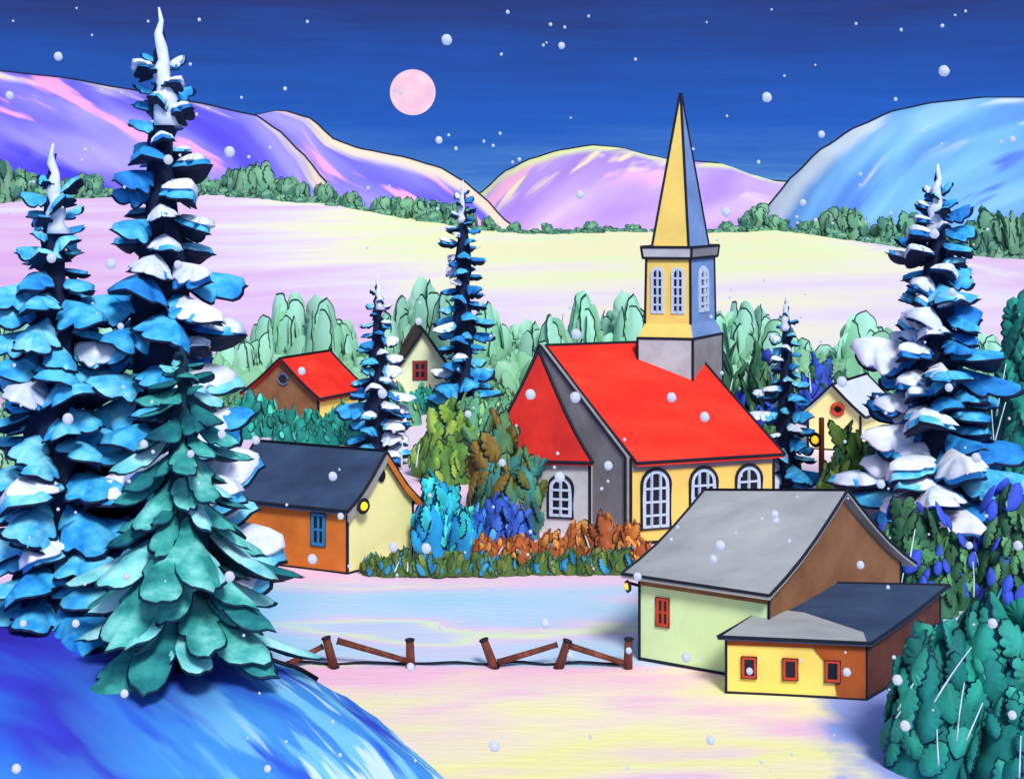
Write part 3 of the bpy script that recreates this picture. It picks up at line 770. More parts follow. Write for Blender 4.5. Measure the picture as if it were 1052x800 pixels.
# grey barge board along the gable verge
gu = (G - C).normalized(); wu = -d
def barge(root, org, pts, wd, mat, off):
    m = MB(); A = [p + off for p in pts]
    m.loft([A[0] - V(0, 0, wd), A[1] - V(0, 0, wd), A[1], A[0]], [p - off * .5 for p in (A[0] - V(0, 0, wd), A[1] - V(0, 0, wd), A[1], A[0])], mat); m.build('barge_board', root, org)
zC = 2.95 - (5.32 - 2.95) / ((G - C).length * .5) * .45; zG = 2.45 - (5.32 - 2.45) / ((G - C).length * .5) * .45

# -- lean-to with yellow front
yel_wall = flat('yellow_wall', (250, 222, 112), .05, scale=.7)
rust_shade = paint('rust_shade', [(150, 68, 28), (172, 84, 38), (184, 96, 46)], scale=.9)
dark_brown = paint('dark_brown_wall', [(80, 42, 30), (96, 52, 38), (110, 64, 46)], scale=.9)
a = xy(GD(746, 712)); b = xy(GD(890, 719)); c2 = V(13.6, 44.7); d2 = V(9.35, 45.0)
org = V(*((a + b + c2 + d2) / 4).xy, 0)
root = thing('shed', 'low lean-to with yellow front, three small windows and navy shed roof', 'shed', org)
zf, zb = 1.72, 2.2
w = MB(); Z = lambda p, h: V(p.x, p.y, h)
sp = a + (b - a) * .74
w.add([Z(a, -.3), Z(b, -.3), Z(b, zf), Z(a, zf)], [[0, 1, 2, 3]], yel_wall)
w.add([Z(b, -.3), Z(c2, -.3), Z(c2, zb), Z(b, zf)], [[0, 1, 2, 3]], dark_brown)
w.add([Z(c2, -.3), Z(d2, -.3), Z(d2, zb), Z(c2, zb)], [[0, 1, 2, 3]], dark_brown)
w.add([Z(d2, -.3), Z(a, -.3), Z(a, zf), Z(d2, zb)], [[0, 1, 2, 3]], yel_wall)
w.build('wall', root, org)
fd = (b - a).normalized(); fn = Vector((fd.y, -fd.x, 0))
m = MB(); a_ = a + fn * .03; b_ = b + fn * .03
# eave shade and slanted cast shadow painted onto the front in rust
poly = [Z(a_, zf - .28), Z(a_ + (b - a) * .62, zf - .26), Z(a_ + (b - a) * .76, .8), Z(a_ + (b - a) * .80, -.02), Z(b_, -.02), Z(b_, zf), Z(a_, zf)]
vs = poly + [p - fn * .028 for p in poly]; k = len(poly)
m.add(vs, [list(range(k))] + [[i, i + k, (i + 1) % k + k, (i + 1) % k] for i in range(k)], rust_shade); m.build('shade_panel', root, org)
inks = []; rf = MB()
e0 = Z(a, zf + .02) + fn * .22 - fd * .25; e1 = Z(b, zf + .02) + fn * .22 + fd * .12; t0 = Z(d2, zb + .1) ; t1 = Z(c2, zb + .1) + (c2 - d2).normalized() * .3
slope(rf, e0, e1, t0, t1, navy_roof, .05, .1, inks=inks)
rf.build('roof', root, org)
m = MB(); up = .012
g1 = lerp(e0, e1, .97); g2 = lerp(lerp(e0, e1, .86), lerp(t0, t1, .86), .16); g3 = lerp(lerp(e0, e1, .30), lerp(t0, t1, .30), .46); g4 = lerp(e0, t0, .52)
lo = [lerp(e0, e1, .03) , g1, g2, g3, g4]
lo = [p + V(0, 0, .012) - V(0, 0, .05 * math.sin(math.pi * t) * (1.2 - .4 * t)) for p, t in zip(lo, (0, 0, .16, .46, .52))]
ink_lines(root, org, inks + [[Z(a, -.2), Z(a, zf)], [Z(b, -.2), Z(b, zf)], [Z(c2, -.2), Z(c2, zb)], [Z(a, .03), Z(b, .03)], [Z(b, .03), Z(c2, .03)]], .045)
for u in (.165, .46, .76): window(a + fn * .03, b + fn * .03, u, .82, .36, .56, red_frame, root, org, (0, 0), .08)
SHED_GREY = (root, org, lo)

# -- orange house with navy roof
orange_wall = paint('orange_wall', [(186, 98, 34), (204, 112, 40), (216, 126, 52)], scale=.8)
pale_yel = flat('pale_yellow_wall', (248, 240, 168), .03, scale=.7)
blue_frame = flat('blue_frame', (40, 120, 170), .1)
grey_trim = flat('grey_board', (150, 152, 152), .06)
C = xy(GD(357, 590)); Lf = xy(GD(232, 575)); G = V((424 - CX) * 56.8 / F, 56.8)
org = V(*(C + (Lf - C) * .5 + (G - C) * .5).xy, 0)
root = thing('house', 'orange house with navy roof, pale yellow gable and blue window', 'house', org)
M = gable_house(root, org, C, Lf, G, 2.72, 2.45, 4.45, (orange_wall, pale_yel, navy_roof, navy_roof), (.25, .3), .2, .06)
window(Lf, C, .77, 1.62, .52, 1.15, blue_frame, root, org, (1, 1), .13)
gn = Vector(((G - C).y, -(G - C).x, 0)).normalized()
m = MB(); c = Z(M, 3.55) + gn * .05; s = (G - C).normalized()
ring = [c + s * .16 * math.cos(t) + V(0, 0, .24 * math.sin(t)) for t in [k * math.pi / 8 for k in range(16)]]
m.loft([p - gn * .06 for p in ring], ring, GLASS); m.tube(ring, .035, INK, 5, closed=True); m.build('vent', root, org)
wall_lamp(root, org, Z(C + (G - C) * .13, 2.62) + gn * .05, gn, .17)
for (p0, z0, off, mat, k) in ((C - s * .3, 2.42, 0, grey_trim, 0), (G + s * .3, 2.1, 0, orange_wall, 1)):
    m = MB(); wu = (C - Lf).normalized(); o2 = wu * .31
    top = Z(M, 4.45) + o2; bot = Z(p0, z0) + o2; mid = lerp(bot, top, .5) - V(0, 0, .2)
    A = [bot - V(0, 0, .02), mid - V(0, 0, .02), top - V(0, 0, .06)]; Bq = [p - V(0, 0, .30) for p in A]
    m.add(A + Bq + [p - wu * .05 for p in A + Bq], [[3, 4, 1, 0], [4, 5, 2, 1], [6, 7, 10, 9], [7, 8, 11, 10], [3, 9, 10, 4], [4, 10, 11, 5]], mat); m.build('barge_board', root, org)

# -- red roofed cottage
red_roof = paint('red_roof', [(214, 34, 24), (236, 46, 30), (244, 62, 40)], scale=.5, stretch=(.6, 1.6, 1.6))
deep_red = paint('deep_red_roof', [(168, 26, 22), (196, 34, 28), (220, 44, 32)], scale=.5)
C = V((327 - CX) * 87 / F, 87); G = V((256 - CX) * 88.5 / F, 88.5); Lf = V((370 - CX) * 90.5 / F, 90.5)
org = V(*(C + (Lf - C) * .5 + (G - C) * .5).xy, 0)
root = thing('cottage', 'small brown cottage with bright red roof behind the teal hedge', 'house', org)
M = gable_house(root, org, C, Lf, G, 2.05, 2.15, 4.15, (yel_wall, brown_wall, red_roof, red_roof), (.35, .35), .1, .085)
gn = Vector((-(G - C).y, (G - C).x, 0)).normalized(); gn = gn if gn.y < 0 else -gn; s = (G - C).normalized()
m = MB(); c = Z(M, 2.9) + gn * .06
ring = [c + s * .34 * math.cos(t) + V(0, 0, .34 * math.sin(t)) for t in [k * math.pi / 8 for k in range(16)]]
m.loft([p - gn * .06 for p in ring], ring, GLASS); m.tube(ring, .07, flat('steel_blue', (84, 104, 140), .1), 5, closed=True); m.build('window', root, org)
m = MB(); wn = Vector(((Lf - C).y, -(Lf - C).x, 0)).normalized(); m.slab([Z(C, 1.55) + wn * .04, Z(Lf, 1.55) + wn * .04, Z(Lf, 2.0) + wn * .04, Z(C, 2.0) + wn * .04], .03, brown_wall, nrm=wn); m.build('eave_shade_band', root, org)  # eave shade again, as a brown strip on the yellow wall

# -- pale cottage, brown roof
lime_wall = flat('lime_wall', (240, 252, 206), .04, scale=.7)
brown_roof = paint('brown_roof', [(58, 32, 34), (76, 44, 42), (92, 54, 48)], scale=.8)
C = V((398 - CX) * 95 / F, 95); G = V((470 - CX) * 95 / F, 95.6); Lf = V((392 - CX) * 101 / F, 101)
org = V(*(C + (Lf - C) * .5 + (G - C) * .5).xy, 0)
root = thing('cottage', 'pale lime cottage with brown roof beside the tall central spruce', 'house', org)
gable_house(root, org, C, Lf, G, 1.9, 1.9, 5.15, (lime_wall, lime_wall, brown_roof, brown_roof), (.5, .5), .12, .09)
window(C, G, .46, 2.45, .8, 1.1, flat('dull_red_frame', (150, 52, 60), .1), root, org, (1, 1), .2)
# -- cottage with the white roof
white_roof = flat('snowy_roof', (206, 216, 230), .05, scale=.6)
C = V((884 - CX) * 79 / F, 79); G = V((830 - CX) * 79.8 / F, 79.8); Lf = V((914 - CX) * 83 / F, 83)
org = V(*(C + (Lf - C) * .5 + (G - C) * .5).xy, 0)
root = thing('cottage', 'small yellow cottage with snow white roof and round red window', 'house', org)
M = gable_house(root, org, C, Lf, G, 2.3, 2.35, 3.7, (pale_yel, pale_yel, white_roof, white_roof), (.35, .4), .06, .08)
gn = V(0, -1); gn = Vector(((C - G).y, -(C - G).x, 0)).normalized(); s = (G - C).normalized(); c = Z(M, 2.35) + gn * .06 - s * .2
m = MB(); ring = [c + s * .3 * math.cos(t) + V(0, 0, .3 * math.sin(t)) for t in [k * math.pi / 8 for k in range(16)]]
m.loft([p - gn * .06 for p in ring], ring, GLASS); m.tube(ring, .12, red_frame, 6, closed=True); m.build('window', root, org)

# -- church
yellow_nave = flat('nave_yellow_wall', (240, 206, 108), .05, scale=.7)
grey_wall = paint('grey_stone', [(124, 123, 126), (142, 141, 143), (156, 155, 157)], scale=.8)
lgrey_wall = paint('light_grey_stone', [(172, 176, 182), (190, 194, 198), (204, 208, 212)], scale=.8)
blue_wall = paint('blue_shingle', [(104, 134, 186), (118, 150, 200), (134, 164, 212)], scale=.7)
wframe = flat('pale_blue_frame', (190, 208, 232), .05)
N0 = V(4.95, 58.6); av = V(6.3, 1.9); hv = V(-3.47, 4.4); N1 = N0 + av; ze, zr = 3.62, 7.72
FB = N0 + hv * 1.5
org = V(*(N0 + av * .5 + hv).xy, 0)
root = thing('church', 'yellow and grey village church with red roof and tall yellow spire', 'church', org)
w = MB(); w.add([Z(N0, -.3), Z(N1, -.3), Z(N1, ze), Z(N0, ze)], [[0, 1, 2, 3]], yellow_nave)
w.add([Z(FB, -.3), Z(FB + av, -.3), Z(FB + av, ze), Z(FB, ze)], [[3, 2, 1, 0]], yellow_nave)
w.add([Z(N1, -.3), Z(FB + av, -.3), Z(FB + av, ze), Z(N1 + hv, zr - .06), Z(N1, ze)], [[0, 1, 2, 3, 4]], grey_wall)
w.build('wall', root, org)
# grey gable that rises a little above the roof
m = MB(); au = av.normalized(); gb = [Z(N0, -.3), Z(N0, ze + .05), Z(N0 + hv, zr + .12), Z(FB, ze + .05), Z(FB, -.3)]
m.loft([p + au * .02 for p in gb], [p - au * .25 for p in gb], grey_wall); m.build('gable_wall', root, org)
inks = []
rf = MB(); hu = hv.normalized(); sl = (zr - ze) / hv.length
e0 = Z(N0 - hu * .35 + au * .02, ze - sl * .35 + .1); e1 = Z(N1 - hu * .35 + au * .25, ze - sl * .35 + .1); r0 = Z(N0 + hv + au * .02, zr + .1); r1 = Z(N1 + hv + au * .25, zr + .1)
slope(rf, e0, e1, r0, r1, red_roof, .04, .14, inks=inks)
slope(rf, Z(FB + hu * .35 + au * .02, ze - sl * .35 + .1), Z(FB + av + hu * .35 + au * .25, ze - sl * .35 + .1), r0, r1, red_roof, .04, .14)
rf.build('roof', root, org)
nn = Vector((au.y, -au.x, 0))
m = MB(); m.slab([Z(N0, ze - .55) + nn * .04, Z(N1, ze - .55) + nn * .04, Z(N1, ze) + nn * .04, Z(N0, ze) + nn * .04], .036, grey_wall, nrm=nn); m.build('eave_shade_band', root, org)  # shade below the nave eave, put in as a grey strip
for u, wd, zb, hh in ((.17, 1.2, .62, 2.45), (.50, 1.15, .72, 2.3), (.82, 1.1, .9, 2.1)): arch_window(N0, N1, u, zb, wd, hh, wframe, root, org, 3, 2 if u < .8 else 1, .15, .07)
# apse: lower hipped roof left of the gable
A0 = V(-1.25, 61.0); A1 = V(3.32, 60.05); A2 = FB + V(.35, -.4) - au * .3; ap = Z(N0 + hv - au * .3, zr - .12)
za = 3.25
w = MB(); w.add([Z(A0, -.3), Z(A1, -.3), Z(A1, za), Z(A0, za)], [[0, 1, 2, 3]], lgrey_wall)
A3 = V(-.9, 64.0)
w.add([Z(A3, -.3), Z(A0, -.3), Z(A0, za), Z(A3, za)], [[0, 1, 2, 3]], lgrey_wall)
w.add([Z(A2, -.3), Z(A3, -.3), Z(A3, za), Z(A2, za)], [[0, 1, 2, 3]], lgrey_wall)
B1 = V(4.0, 60.6)
w.add([Z(A1, -.3), Z(B1, -.3), Z(B1, za), Z(A1, za)], [[0, 1, 2, 3]], lgrey_wall)
w.build('apse_wall', root, org)
rf = MB(); o1 = V(-.1, -.3, -.15)
E0 = Z(A0, za) + V(-.25, -.3, -.12); E1 = Z(A1, za) + V(.12, -.3, -.05); E3 = Z(A3, za) + V(-.35, -.1, -.1); E2 = Z(A2, za) + V(-.3, .3, -.1)
def hip(p, q, mat):
    seg = 6; vs = []
    for i in range(seg + 1):
        t = i / seg; sg = -.32 * math.sin(math.pi * t) * (1.2 - .5 * t); vs += [lerp(p, ap, t) + V(0, 0, sg), lerp(q, ap, t) + V(0, 0, sg)]
    k = len(vs); vs += [x - V(0, 0, .12) for x in vs]
    fs = []
    for i in range(seg): fs += [[2 * i, 2 * i + 1, 2 * i + 3, 2 * i + 2], [k + 2 * i, k + 2 * i + 2, k + 2 * i + 3, k + 2 * i + 1]]
    fs.append([0, k, k + 1, 1]); rf.add(vs, fs, mat)
    return [vs[2 * i] for i in range(seg + 1)], [vs[2 * i + 1] for i in range(seg + 1)]
l1, l2 = hip(E0, E1, deep_red); inks += [l1, l2, [E0, E1]]
l1, l2 = hip(E3, E0, deep_red); inks += [l1, [E3, E0]]
hip(E2, E3, deep_red); rf.build('apse_roof', root, org)
arch_window(A0, A1, .73, .75, .98, 1.75, wframe, root, org, 3, 1, .15, .07)
inks += [[Z(N0, -.2), Z(N0, ze)], [Z(N1, -.2), Z(N1, ze)], [gb[1] - au * .25, gb[2] - au * .25, gb[3] - au * .25], [gb[0] - au * .25, gb[1] - au * .25], [Z(A1, -.2), Z(A1, za)], [Z(N0, .05), Z(N1, .05)]]
ink_lines(root, org, inks, .07)
# tower
Kc = V(8.09, 62.96); lv = V(-2.43, .45); rv = V(1.69, 2.44); ctr = Kc + (lv + rv) * .5
def sq(k, z): return [Z(ctr + (p - ctr) * k, z) for p in (Kc + lv, Kc, Kc + rv, Kc + lv + rv)]
def tier(name, k0, z0, k1, z1, mats, inkr=.06, extra=None):
    m = MB(); b, t = sq(k0, z0), sq(k1, z1)
    if mats:
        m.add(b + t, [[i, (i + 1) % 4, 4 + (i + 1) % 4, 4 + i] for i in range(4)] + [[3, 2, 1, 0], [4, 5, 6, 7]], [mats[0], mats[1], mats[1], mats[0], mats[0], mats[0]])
        o = m.build(name, root, org)
    return [[b[i], t[i]] for i in range(4)] + [b + [b[0]], t + [t[0]]]
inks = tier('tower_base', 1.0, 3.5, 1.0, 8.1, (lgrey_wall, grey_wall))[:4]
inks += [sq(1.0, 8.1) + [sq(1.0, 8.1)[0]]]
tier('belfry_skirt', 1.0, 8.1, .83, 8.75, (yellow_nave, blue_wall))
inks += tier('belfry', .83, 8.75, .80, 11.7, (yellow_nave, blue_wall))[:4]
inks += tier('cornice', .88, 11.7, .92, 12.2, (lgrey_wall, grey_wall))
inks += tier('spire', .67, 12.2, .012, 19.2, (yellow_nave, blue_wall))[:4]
ink_lines(root, org, inks, .062)
bl, bk, br, _ = sq(.825, 9.0)
for p, q, us in ((bl, bk, (.27, .72)), (bk, br, (.52,))):
    for u in us: arch_window(p, q, u, 9.2, .6 if q is bk else .95, 2.1, wframe, root, org, 4, 1, .13 if q is bk else .2, .0)

# sunlit corner of the lean-to roof, laid on as a grey sheet
root, org, lo = SHED_GREY
m = MB(); k = len(lo); m.add(lo + [p + V(0, 0, .02) for p in lo], [[k + i for i in range(k)]] + [[i, (i + 1) % k, k + (i + 1) % k, k + i] for i in range(k)], grey_roof); m.build('roof_lit_corner', root, org)

# ---------------------------------------------------------------- fences, pole
wood = paint('fence_wood', [(74, 38, 34), (106, 56, 44), (136, 78, 60)], scale=2, stretch=(2, 2, .8))
def stick(root, org, p, q, r, name):
    m = MB(); p = Vector(p); q = Vector(q); d = (q - p).normalized(); k = [p - d * .0, p + d * .06, lerp(p, q, .5), q - d * .06, q]
    m.tube([p, lerp(p, q, .5), q], r, wood, 8, r * .82); 
    a = d.orthogonal().normalized(); b = d.cross(a)
    for e, s in ((p, 1), (q, .82)): m.tube([e + (a * math.cos(t) + b * math.sin(t)) * r * s for t in [i * math.pi / 5 for i in range(10)]], r * .22, INK, 5, closed=True)
    return m.build(name, root, org, smooth=True)
FY = 43.75
def fp(px, py, dy=0): return P(px, py, FY + dy)
def fence(label, posts, rails):
    c = fp(sum(p[0][0] for p in posts) / len(posts), 685); c.z = 0
    root = thing('fence', label, 'fence', c, None)
    for a, b in posts: stick(root, c, fp(a[0], a[1] + 5) , fp(*b), .155, 'post')
    for a, b in rails: stick(root, c, fp(*a, .0), fp(*b, .0), .10, 'rail')
fence('left rustic fence with one leaning post beside the blue snow bank', [((343, 681), (335, 655)), ((422, 683), (421, 657))], [((296, 682), (331, 664)), ((347, 658), (420, 679))])
fence('right rustic fence of three crooked posts next to the green house', [((508, 681), (497, 657)), ((574, 682), (583, 658)), ((645, 683), (646, 656))], [((512, 680), (572, 662)), ((585, 663), (642, 681))])
m = MB(); m.tube([V(x * .35 - 7, FY + .25 + .05 * math.sin(x * 1.3), .05 + .03 * math.sin(x)) for x in range(31)], .045, INK, 5)
tag(m.build('snow_ledge_edge'), kind='structure')

base = V((844 - CX) * 68 / F, 68)
root = thing('lamp_post', 'brown wooden lamp post with a yellow lamp behind the green house', 'street lamp', base)
m = MB(); m.tube([base - V(0, 0, .3), base + V(0, 0, 3.75)], .15, flat('post_brown', (140, 66, 44), .12, scale=2), 8, .13); m.build('post', root, base)
wall_lamp(root, base, base + V(-.1, -.1, 2.75), V(-.75, -.66, 0).normalized(), .2)

# ---------------------------------------------------------------- spruces
def gz(x, y): return V(x, y, ground_z(x, y))
def tree_at(px, Y, top, **kw):
    x = (px - CX) * Y / F; b = gz(x, Y); h = H - (top - HZ) * Y / F - b.z
    return spruce(base=b, height=h, **kw)
spr = 'snowy blue spruces'
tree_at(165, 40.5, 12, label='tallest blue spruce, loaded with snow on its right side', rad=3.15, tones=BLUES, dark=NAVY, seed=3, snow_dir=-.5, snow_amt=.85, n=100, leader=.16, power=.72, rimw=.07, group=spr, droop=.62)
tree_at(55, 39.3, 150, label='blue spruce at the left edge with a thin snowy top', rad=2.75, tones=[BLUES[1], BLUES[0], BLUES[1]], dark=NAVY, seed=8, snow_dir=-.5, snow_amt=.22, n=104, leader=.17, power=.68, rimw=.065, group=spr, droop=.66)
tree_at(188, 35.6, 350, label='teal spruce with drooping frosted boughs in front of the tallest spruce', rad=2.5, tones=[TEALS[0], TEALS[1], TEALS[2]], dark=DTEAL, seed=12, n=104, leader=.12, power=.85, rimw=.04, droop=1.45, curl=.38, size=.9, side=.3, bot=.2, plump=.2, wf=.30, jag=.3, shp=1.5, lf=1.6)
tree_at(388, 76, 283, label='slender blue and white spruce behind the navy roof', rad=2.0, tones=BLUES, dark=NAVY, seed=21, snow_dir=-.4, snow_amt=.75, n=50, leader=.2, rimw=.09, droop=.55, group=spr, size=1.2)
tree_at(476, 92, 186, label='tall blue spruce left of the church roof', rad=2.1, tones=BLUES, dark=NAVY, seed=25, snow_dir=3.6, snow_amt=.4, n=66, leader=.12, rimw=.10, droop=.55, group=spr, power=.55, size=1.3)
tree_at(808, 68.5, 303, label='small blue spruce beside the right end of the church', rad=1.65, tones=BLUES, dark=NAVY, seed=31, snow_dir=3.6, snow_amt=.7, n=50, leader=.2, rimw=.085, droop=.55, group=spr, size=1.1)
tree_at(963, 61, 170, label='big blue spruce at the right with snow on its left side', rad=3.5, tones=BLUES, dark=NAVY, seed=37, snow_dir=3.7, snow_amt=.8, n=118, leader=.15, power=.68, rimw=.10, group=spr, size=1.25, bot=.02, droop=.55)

# ---------------------------------------------------------------- bushes
L = leafm
jade = [L('jade_leaves', (46, 170, 148)), L('light_jade_leaves', (78, 200, 176)), L('deep_jade_leaves', (30, 134, 124))]
lime = [L('lime_leaves', (124, 164, 62)), L('bright_lime_leaves', (158, 192, 84)), L('moss_leaves', (88, 132, 62))]
olive = [L('olive_leaves', (104, 112, 56)), L('green_olive_leaves', (84, 128, 84)), L('tan_leaves', (140, 112, 52)), L('teal_olive_leaves', (62, 128, 124))]
aqua = [L('aqua_leaves', (48, 184, 196)), L('pale_aqua_leaves', (74, 208, 204)), L('blue_aqua_leaves', (34, 140, 200))]
cobalt = [L('cobalt_leaves', (66, 110, 210)), L('sky_leaves', (84, 164, 232)), L('deep_cobalt_leaves', (48, 84, 184))]
rust = [L('rust_leaves', (186, 112, 52)), L('amber_leaves', (214, 146, 70)), L('brick_leaves', (160, 84, 46))]
moss = [L('olive_moss_leaves', (98, 116, 50)), L('grass_leaves', (76, 108, 52)), L('fern_moss_leaves', (116, 128, 60)), L('lake_blue_leaves', (48, 138, 186))]
forest = [L('forest_leaves', (72, 130, 84)), L('fern_leaves', (98, 160, 106)), L('dark_forest_leaves', (52, 104, 76))]
pine = [L('viridian_leaves', (34, 140, 124), .18), L('light_viridian_leaves', (52, 160, 142), .18), L('deep_viridian_leaves', (24, 118, 112), .18)]
ultra = L('ultramarine_leaves', (62, 88, 210), .12)
lake = L('lake_leaves', (52, 142, 192), .15)
S = 'shrub'
bush(S, 'rounded teal shrub against the left corner of the red roofed cottage', S, 262, 440, 56, 42, jade, DGREEN, 1, n=40, rimw=.07, trunk=False, Y=84)
hedge = [(296, 36), (322, 34), (348, 42), (372, 40)]
for i, (x, h) in enumerate(hedge):
    bush(S, '%s teal shrub from the left in the hedge below the red roofed cottage' % ORD[i], S, x, 460, 50, h + 10, jade, DGREEN, 40 + i, n=36, rimw=.06, trunk=False, group='teal hedge shrubs below the red roofed cottage', Y=82)
bush(S, 'small teal shrub at the foot of the pale lime cottage', S, 436, 425, 46, 34, jade, DGREEN, 7, n=30, rimw=.08, trunk=False)
bush(S, 'big yellow green shrub right of the slender spruce', S, 455, 492, 90, 86, lime, DGREEN, 2, n=60, twig=WHITE_LINE, tn=4, rimw=.06)
bush(S, 'large olive shrub in front of the church apse', S, 512, 552, 86, 138, olive, DGREEN, 3, n=75, twig=L('brown_twig', (104, 78, 44)), tn=5, rimw=.055, Lf=.36)
bush(S, 'turquoise shrub at the right corner of the orange house', S, 455, 572, 76, 92, aqua, NAVY, 4, n=48, rimw=.055)
bush(S, 'cobalt blue shrub below the olive shrub', S, 512, 556, 70, 54, cobalt, NAVY, 5, n=40, rimw=.055, trunk=False, Y=57.2)
for i, (x, h, w_) in enumerate([(500, 34, 46), (532, 34, 50), (562, 38, 46), (592, 48, 48), (622, 56, 46), (648, 50, 40)]):
    bush(S, ['first', 'second', 'third', 'fourth', 'fifth', 'sixth'][i] + ' rust coloured shrub from the left in the hedge before the church', S, x, 578, w_ + 8, h, rust, flat('dark_russet_heart', (60, 44, 36), .2), 60 + i, n=34, rimw=.04, twig=WHITE_LINE if i in (1, 3) else None, tn=2, trunk=False, group='rust hedge shrubs before the church', Y=55.6, blob=[(lake, 3)])
for i, (x, h) in enumerate([(386, 18), (412, 26), (438, 22), (466, 22), (494, 20), (524, 18), (556, 22), (588, 24), (618, 24), (642, 26)]):
    bush(S, ['first', 'second', 'third', 'fourth', 'fifth', 'sixth', 'seventh', 'eighth', 'ninth', 'tenth'][i] + ' low mossy shrub from the left along the back of the yard', S, x, 589, 44, h + 4, moss, DGREEN, 80 + i, n=26, rimw=.035, trunk=False, heart=moss[1], clumps=3, group='low mossy shrubs along the yard', Y=54.2, Lf=.6, twig=WHITE_LINE if i in (1, 7) else None, tn=2)
bush(S, 'dark green and blue shrub right behind the church tower', S, 748, 455, 44, 110, forest, INK, 8, n=44, twig=WHITE_LINE, tn=3, rimw=.07, blob=[(ultra, 18)], Y=75)
bush(S, 'dark green shrub with blue leaves left of the small spruce', S, 780, 450, 44, 104, forest, INK, 9, n=44, rimw=.07, blob=[(ultra, 18)], Y=74)
bush(S, 'dark shrub with violet blue leaves right of the small spruce', S, 842, 440, 46, 80, [forest[2], cobalt[2], ultra], INK, 10, n=40, rimw=.07, twig=WHITE_LINE, tn=3, Y=88)
bush(S, 'yellow green shrub beside the wooden lamp post', S, 872, 520, 66, 92, [lime[1], lime[0], lime[1], forest[1]], DGREEN, 11, heart=lime[0], n=54, rimw=.06, Y=66)
bush('broadleaf_tree', 'tall teal tree cut by the right edge of the picture', 'tree', 1050, 545, 78, 250, pine, DGREEN, 13, n=80, rimw=.06, twig=WHITE_LINE, tn=6, Y=66, Lf=.24)
bush(S, 'green shrub with ultramarine leaves under the big right spruce', S, 948, 625, 112, 118, forest, INK, 14, n=70, rimw=.05, twig=WHITE_LINE, tn=8, blob=[(ultra, 45)], Y=50.3, Lf=.34)
bush(S, 'leafy blue green shrub cut by the right edge, below the teal tree', S, 1030, 640, 100, 150, forest, INK, 15, n=70, rimw=.05, blob=[(ultra, 50)], Y=49.5, Lf=.32)
bush(S, 'large viridian shrub in the right foreground corner', S, 1036, 794, 258, 190, pine, DTEAL, 16, n=190, rimw=.035, twig=WHITE_LINE, tn=16, Lf=.30, Wf=.6, dome=1.15, Y=36.6, clumps=6)
bush(S, 'soft green shrub behind the trunk of the leftmost spruce', S, 20, 520, 110, 120, SAGE, DGREEN, 17, n=54, rimw=.05, Y=70)
bush(S, 'soft green shrub between the two left blue spruces', S, 112, 520, 80, 130, SAGE, DGREEN, 18, n=54, rimw=.05, Y=72)

meadow = [L('meadow_leaves', (112, 168, 110), .15), L('light_meadow_leaves', (140, 190, 120), .15), L('cool_meadow_leaves', (92, 156, 120), .15)]
for px_, by_, w_, h_, Y_, lab in [
        (402, 440, 60, 52, 88, 'mid green shrub behind the slender blue and white spruce'),
        (484, 452, 64, 52, 86, 'mid green shrub between the tall spruce and the church apse'),
        (508, 430, 56, 40, 93, 'mid green shrub low behind the church apse roof'),
        (722, 440, 56, 70, 84, 'mid green shrub directly behind the church tower base'),
        (912, 470, 70, 66, 86, 'mid green shrub right of the white roofed cottage'),
        (800, 436, 60, 56, 90, 'mid green shrub behind the small spruce by the church'),
        (996, 480, 84, 92, 82, 'mid green shrub right of the big snowy spruce'),
        (232, 440, 60, 50, 92, 'mid green shrub left of the red roofed cottage')]:
    bush(S, lab, S, px_, by_, w_, h_, meadow, DGREEN, int(px_), n=44, rimw=.06, Y=Y_, trunk=False)

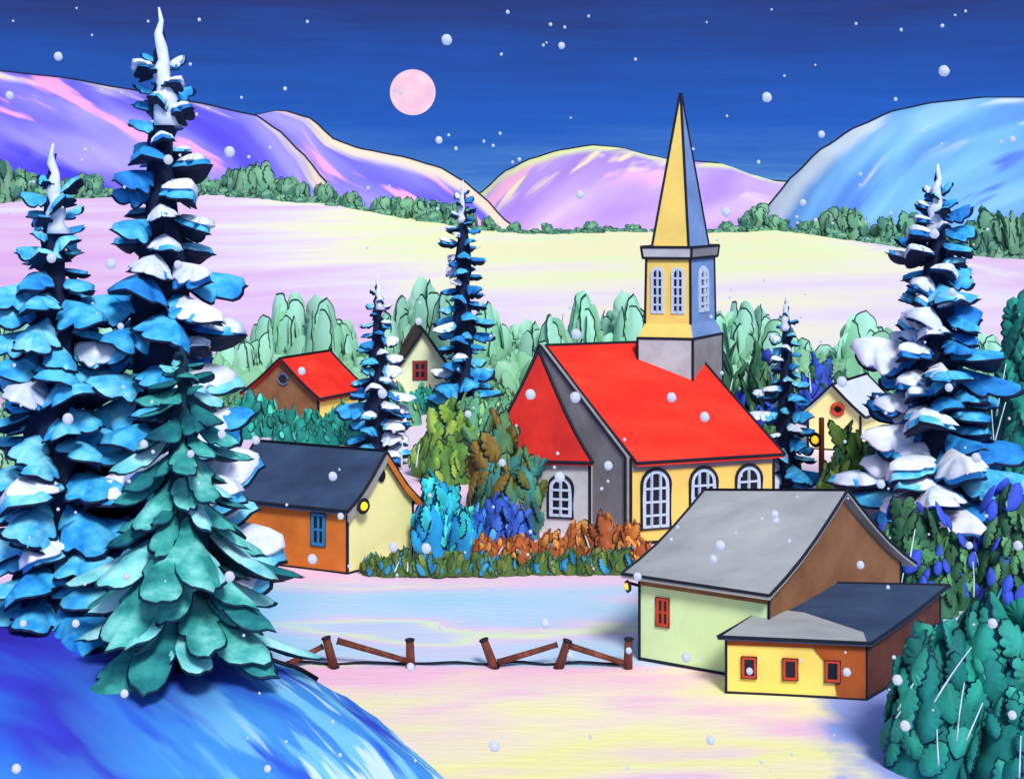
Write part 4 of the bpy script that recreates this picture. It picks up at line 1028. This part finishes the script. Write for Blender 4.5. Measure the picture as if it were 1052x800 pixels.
# ---------------------------------------------------------------- falling snow
def flake(name, r):
    m = MB(); vs = []; fs = []; rg = random.Random(2)
    for j in range(7):
        for i in range(10):
            a = math.pi * j / 6; t = 2 * math.pi * i / 10; k = r * rg.uniform(.92, 1.06)
            vs.append(V(math.sin(a) * math.cos(t), math.sin(a) * math.sin(t), math.cos(a)) * k)
    for j in range(6):
        for i in range(10): fs.append([j * 10 + i, j * 10 + (i + 1) % 10, (j + 1) * 10 + (i + 1) % 10, (j + 1) * 10 + i])
    m.add(vs, fs, FLAKE); return m.build(name, smooth=True)
FLAKE = flat('snowflake_white', (246, 248, 255), .02, bump=0)
_t = FLAKE.node_tree; _m = _t.nodes.new('ShaderNodeMixShader'); _m.inputs[0].default_value = .62; _tr = _t.nodes.new('ShaderNodeBsdfTranslucent'); _tr.inputs[0].default_value = (.95, .96, 1, 1)
_t.links.new(_t.nodes['Principled BSDF'].outputs[0], _m.inputs[1]); _t.links.new(_tr.outputs[0], _m.inputs[2]); _t.links.new(_m.outputs[0], _t.nodes['Material Output'].inputs[0])
big = [(459, 41), (577, 47), (60, 58), (10, 98), (451, 144), (236, 156), (788, 100), (844, 138), (970, 73), (1040, 143), (596, 200), (746, 218), (825, 208), (114, 271), (173, 164), (53, 265), (124, 335), (183, 272), (592, 343), (591, 408), (545, 405), (516, 475), (575, 490), (724, 428), (690, 408), (625, 478), (733, 574), (796, 528), (404, 562), (438, 563), (321, 574), (342, 489), (228, 446), (263, 452), (196, 466), (148, 456), (130, 592), (236, 592), (128, 712), (17, 789), (275, 789), (422, 685), (586, 673), (646, 668), (740, 560), (884, 580), (797, 534), (922, 698), (1040, 734), (975, 398), (1003, 470), (996, 560), (730, 760), (508, 766), (770, 689), (78, 640), (24, 640), (655, 592), (310, 381), (393, 404), (481, 425), (865, 392), (905, 497), (960, 240), (978, 300), (1020, 640), (1046, 560), (930, 745), (705, 675), (430, 330), (870, 690), (350, 530), (70, 430), (560, 640)]
small = []
rg = random.Random(77)
for i in range(64): small.append((rg.uniform(5, 1047), rg.uniform(5, 195)))
while len(small) < 190: small.append((rg.uniform(5, 1047), rg.uniform(200, 792)))
prot = flake('snowflake', 1.0); first = True
for kind, lst in (('large round white snowflake falling through the air', big), ('tiny white snowflake drifting through the air', small)):
    for (px, py) in lst:
        Yd = rg.uniform(9, 17); rp = (rg.uniform(3.4, 5.8) if lst is big else rg.uniform(1.1, 2.1))
        o = prot if first else prot.copy()
        if not first: COL.objects.link(o)
        first = False
        o.location = P(px, py, Yd); o.scale = [rp * Yd / F] * 3
        tag(o, kind, 'snowflake', 'large falling snowflakes' if lst is big else 'tiny falling snowflakes')
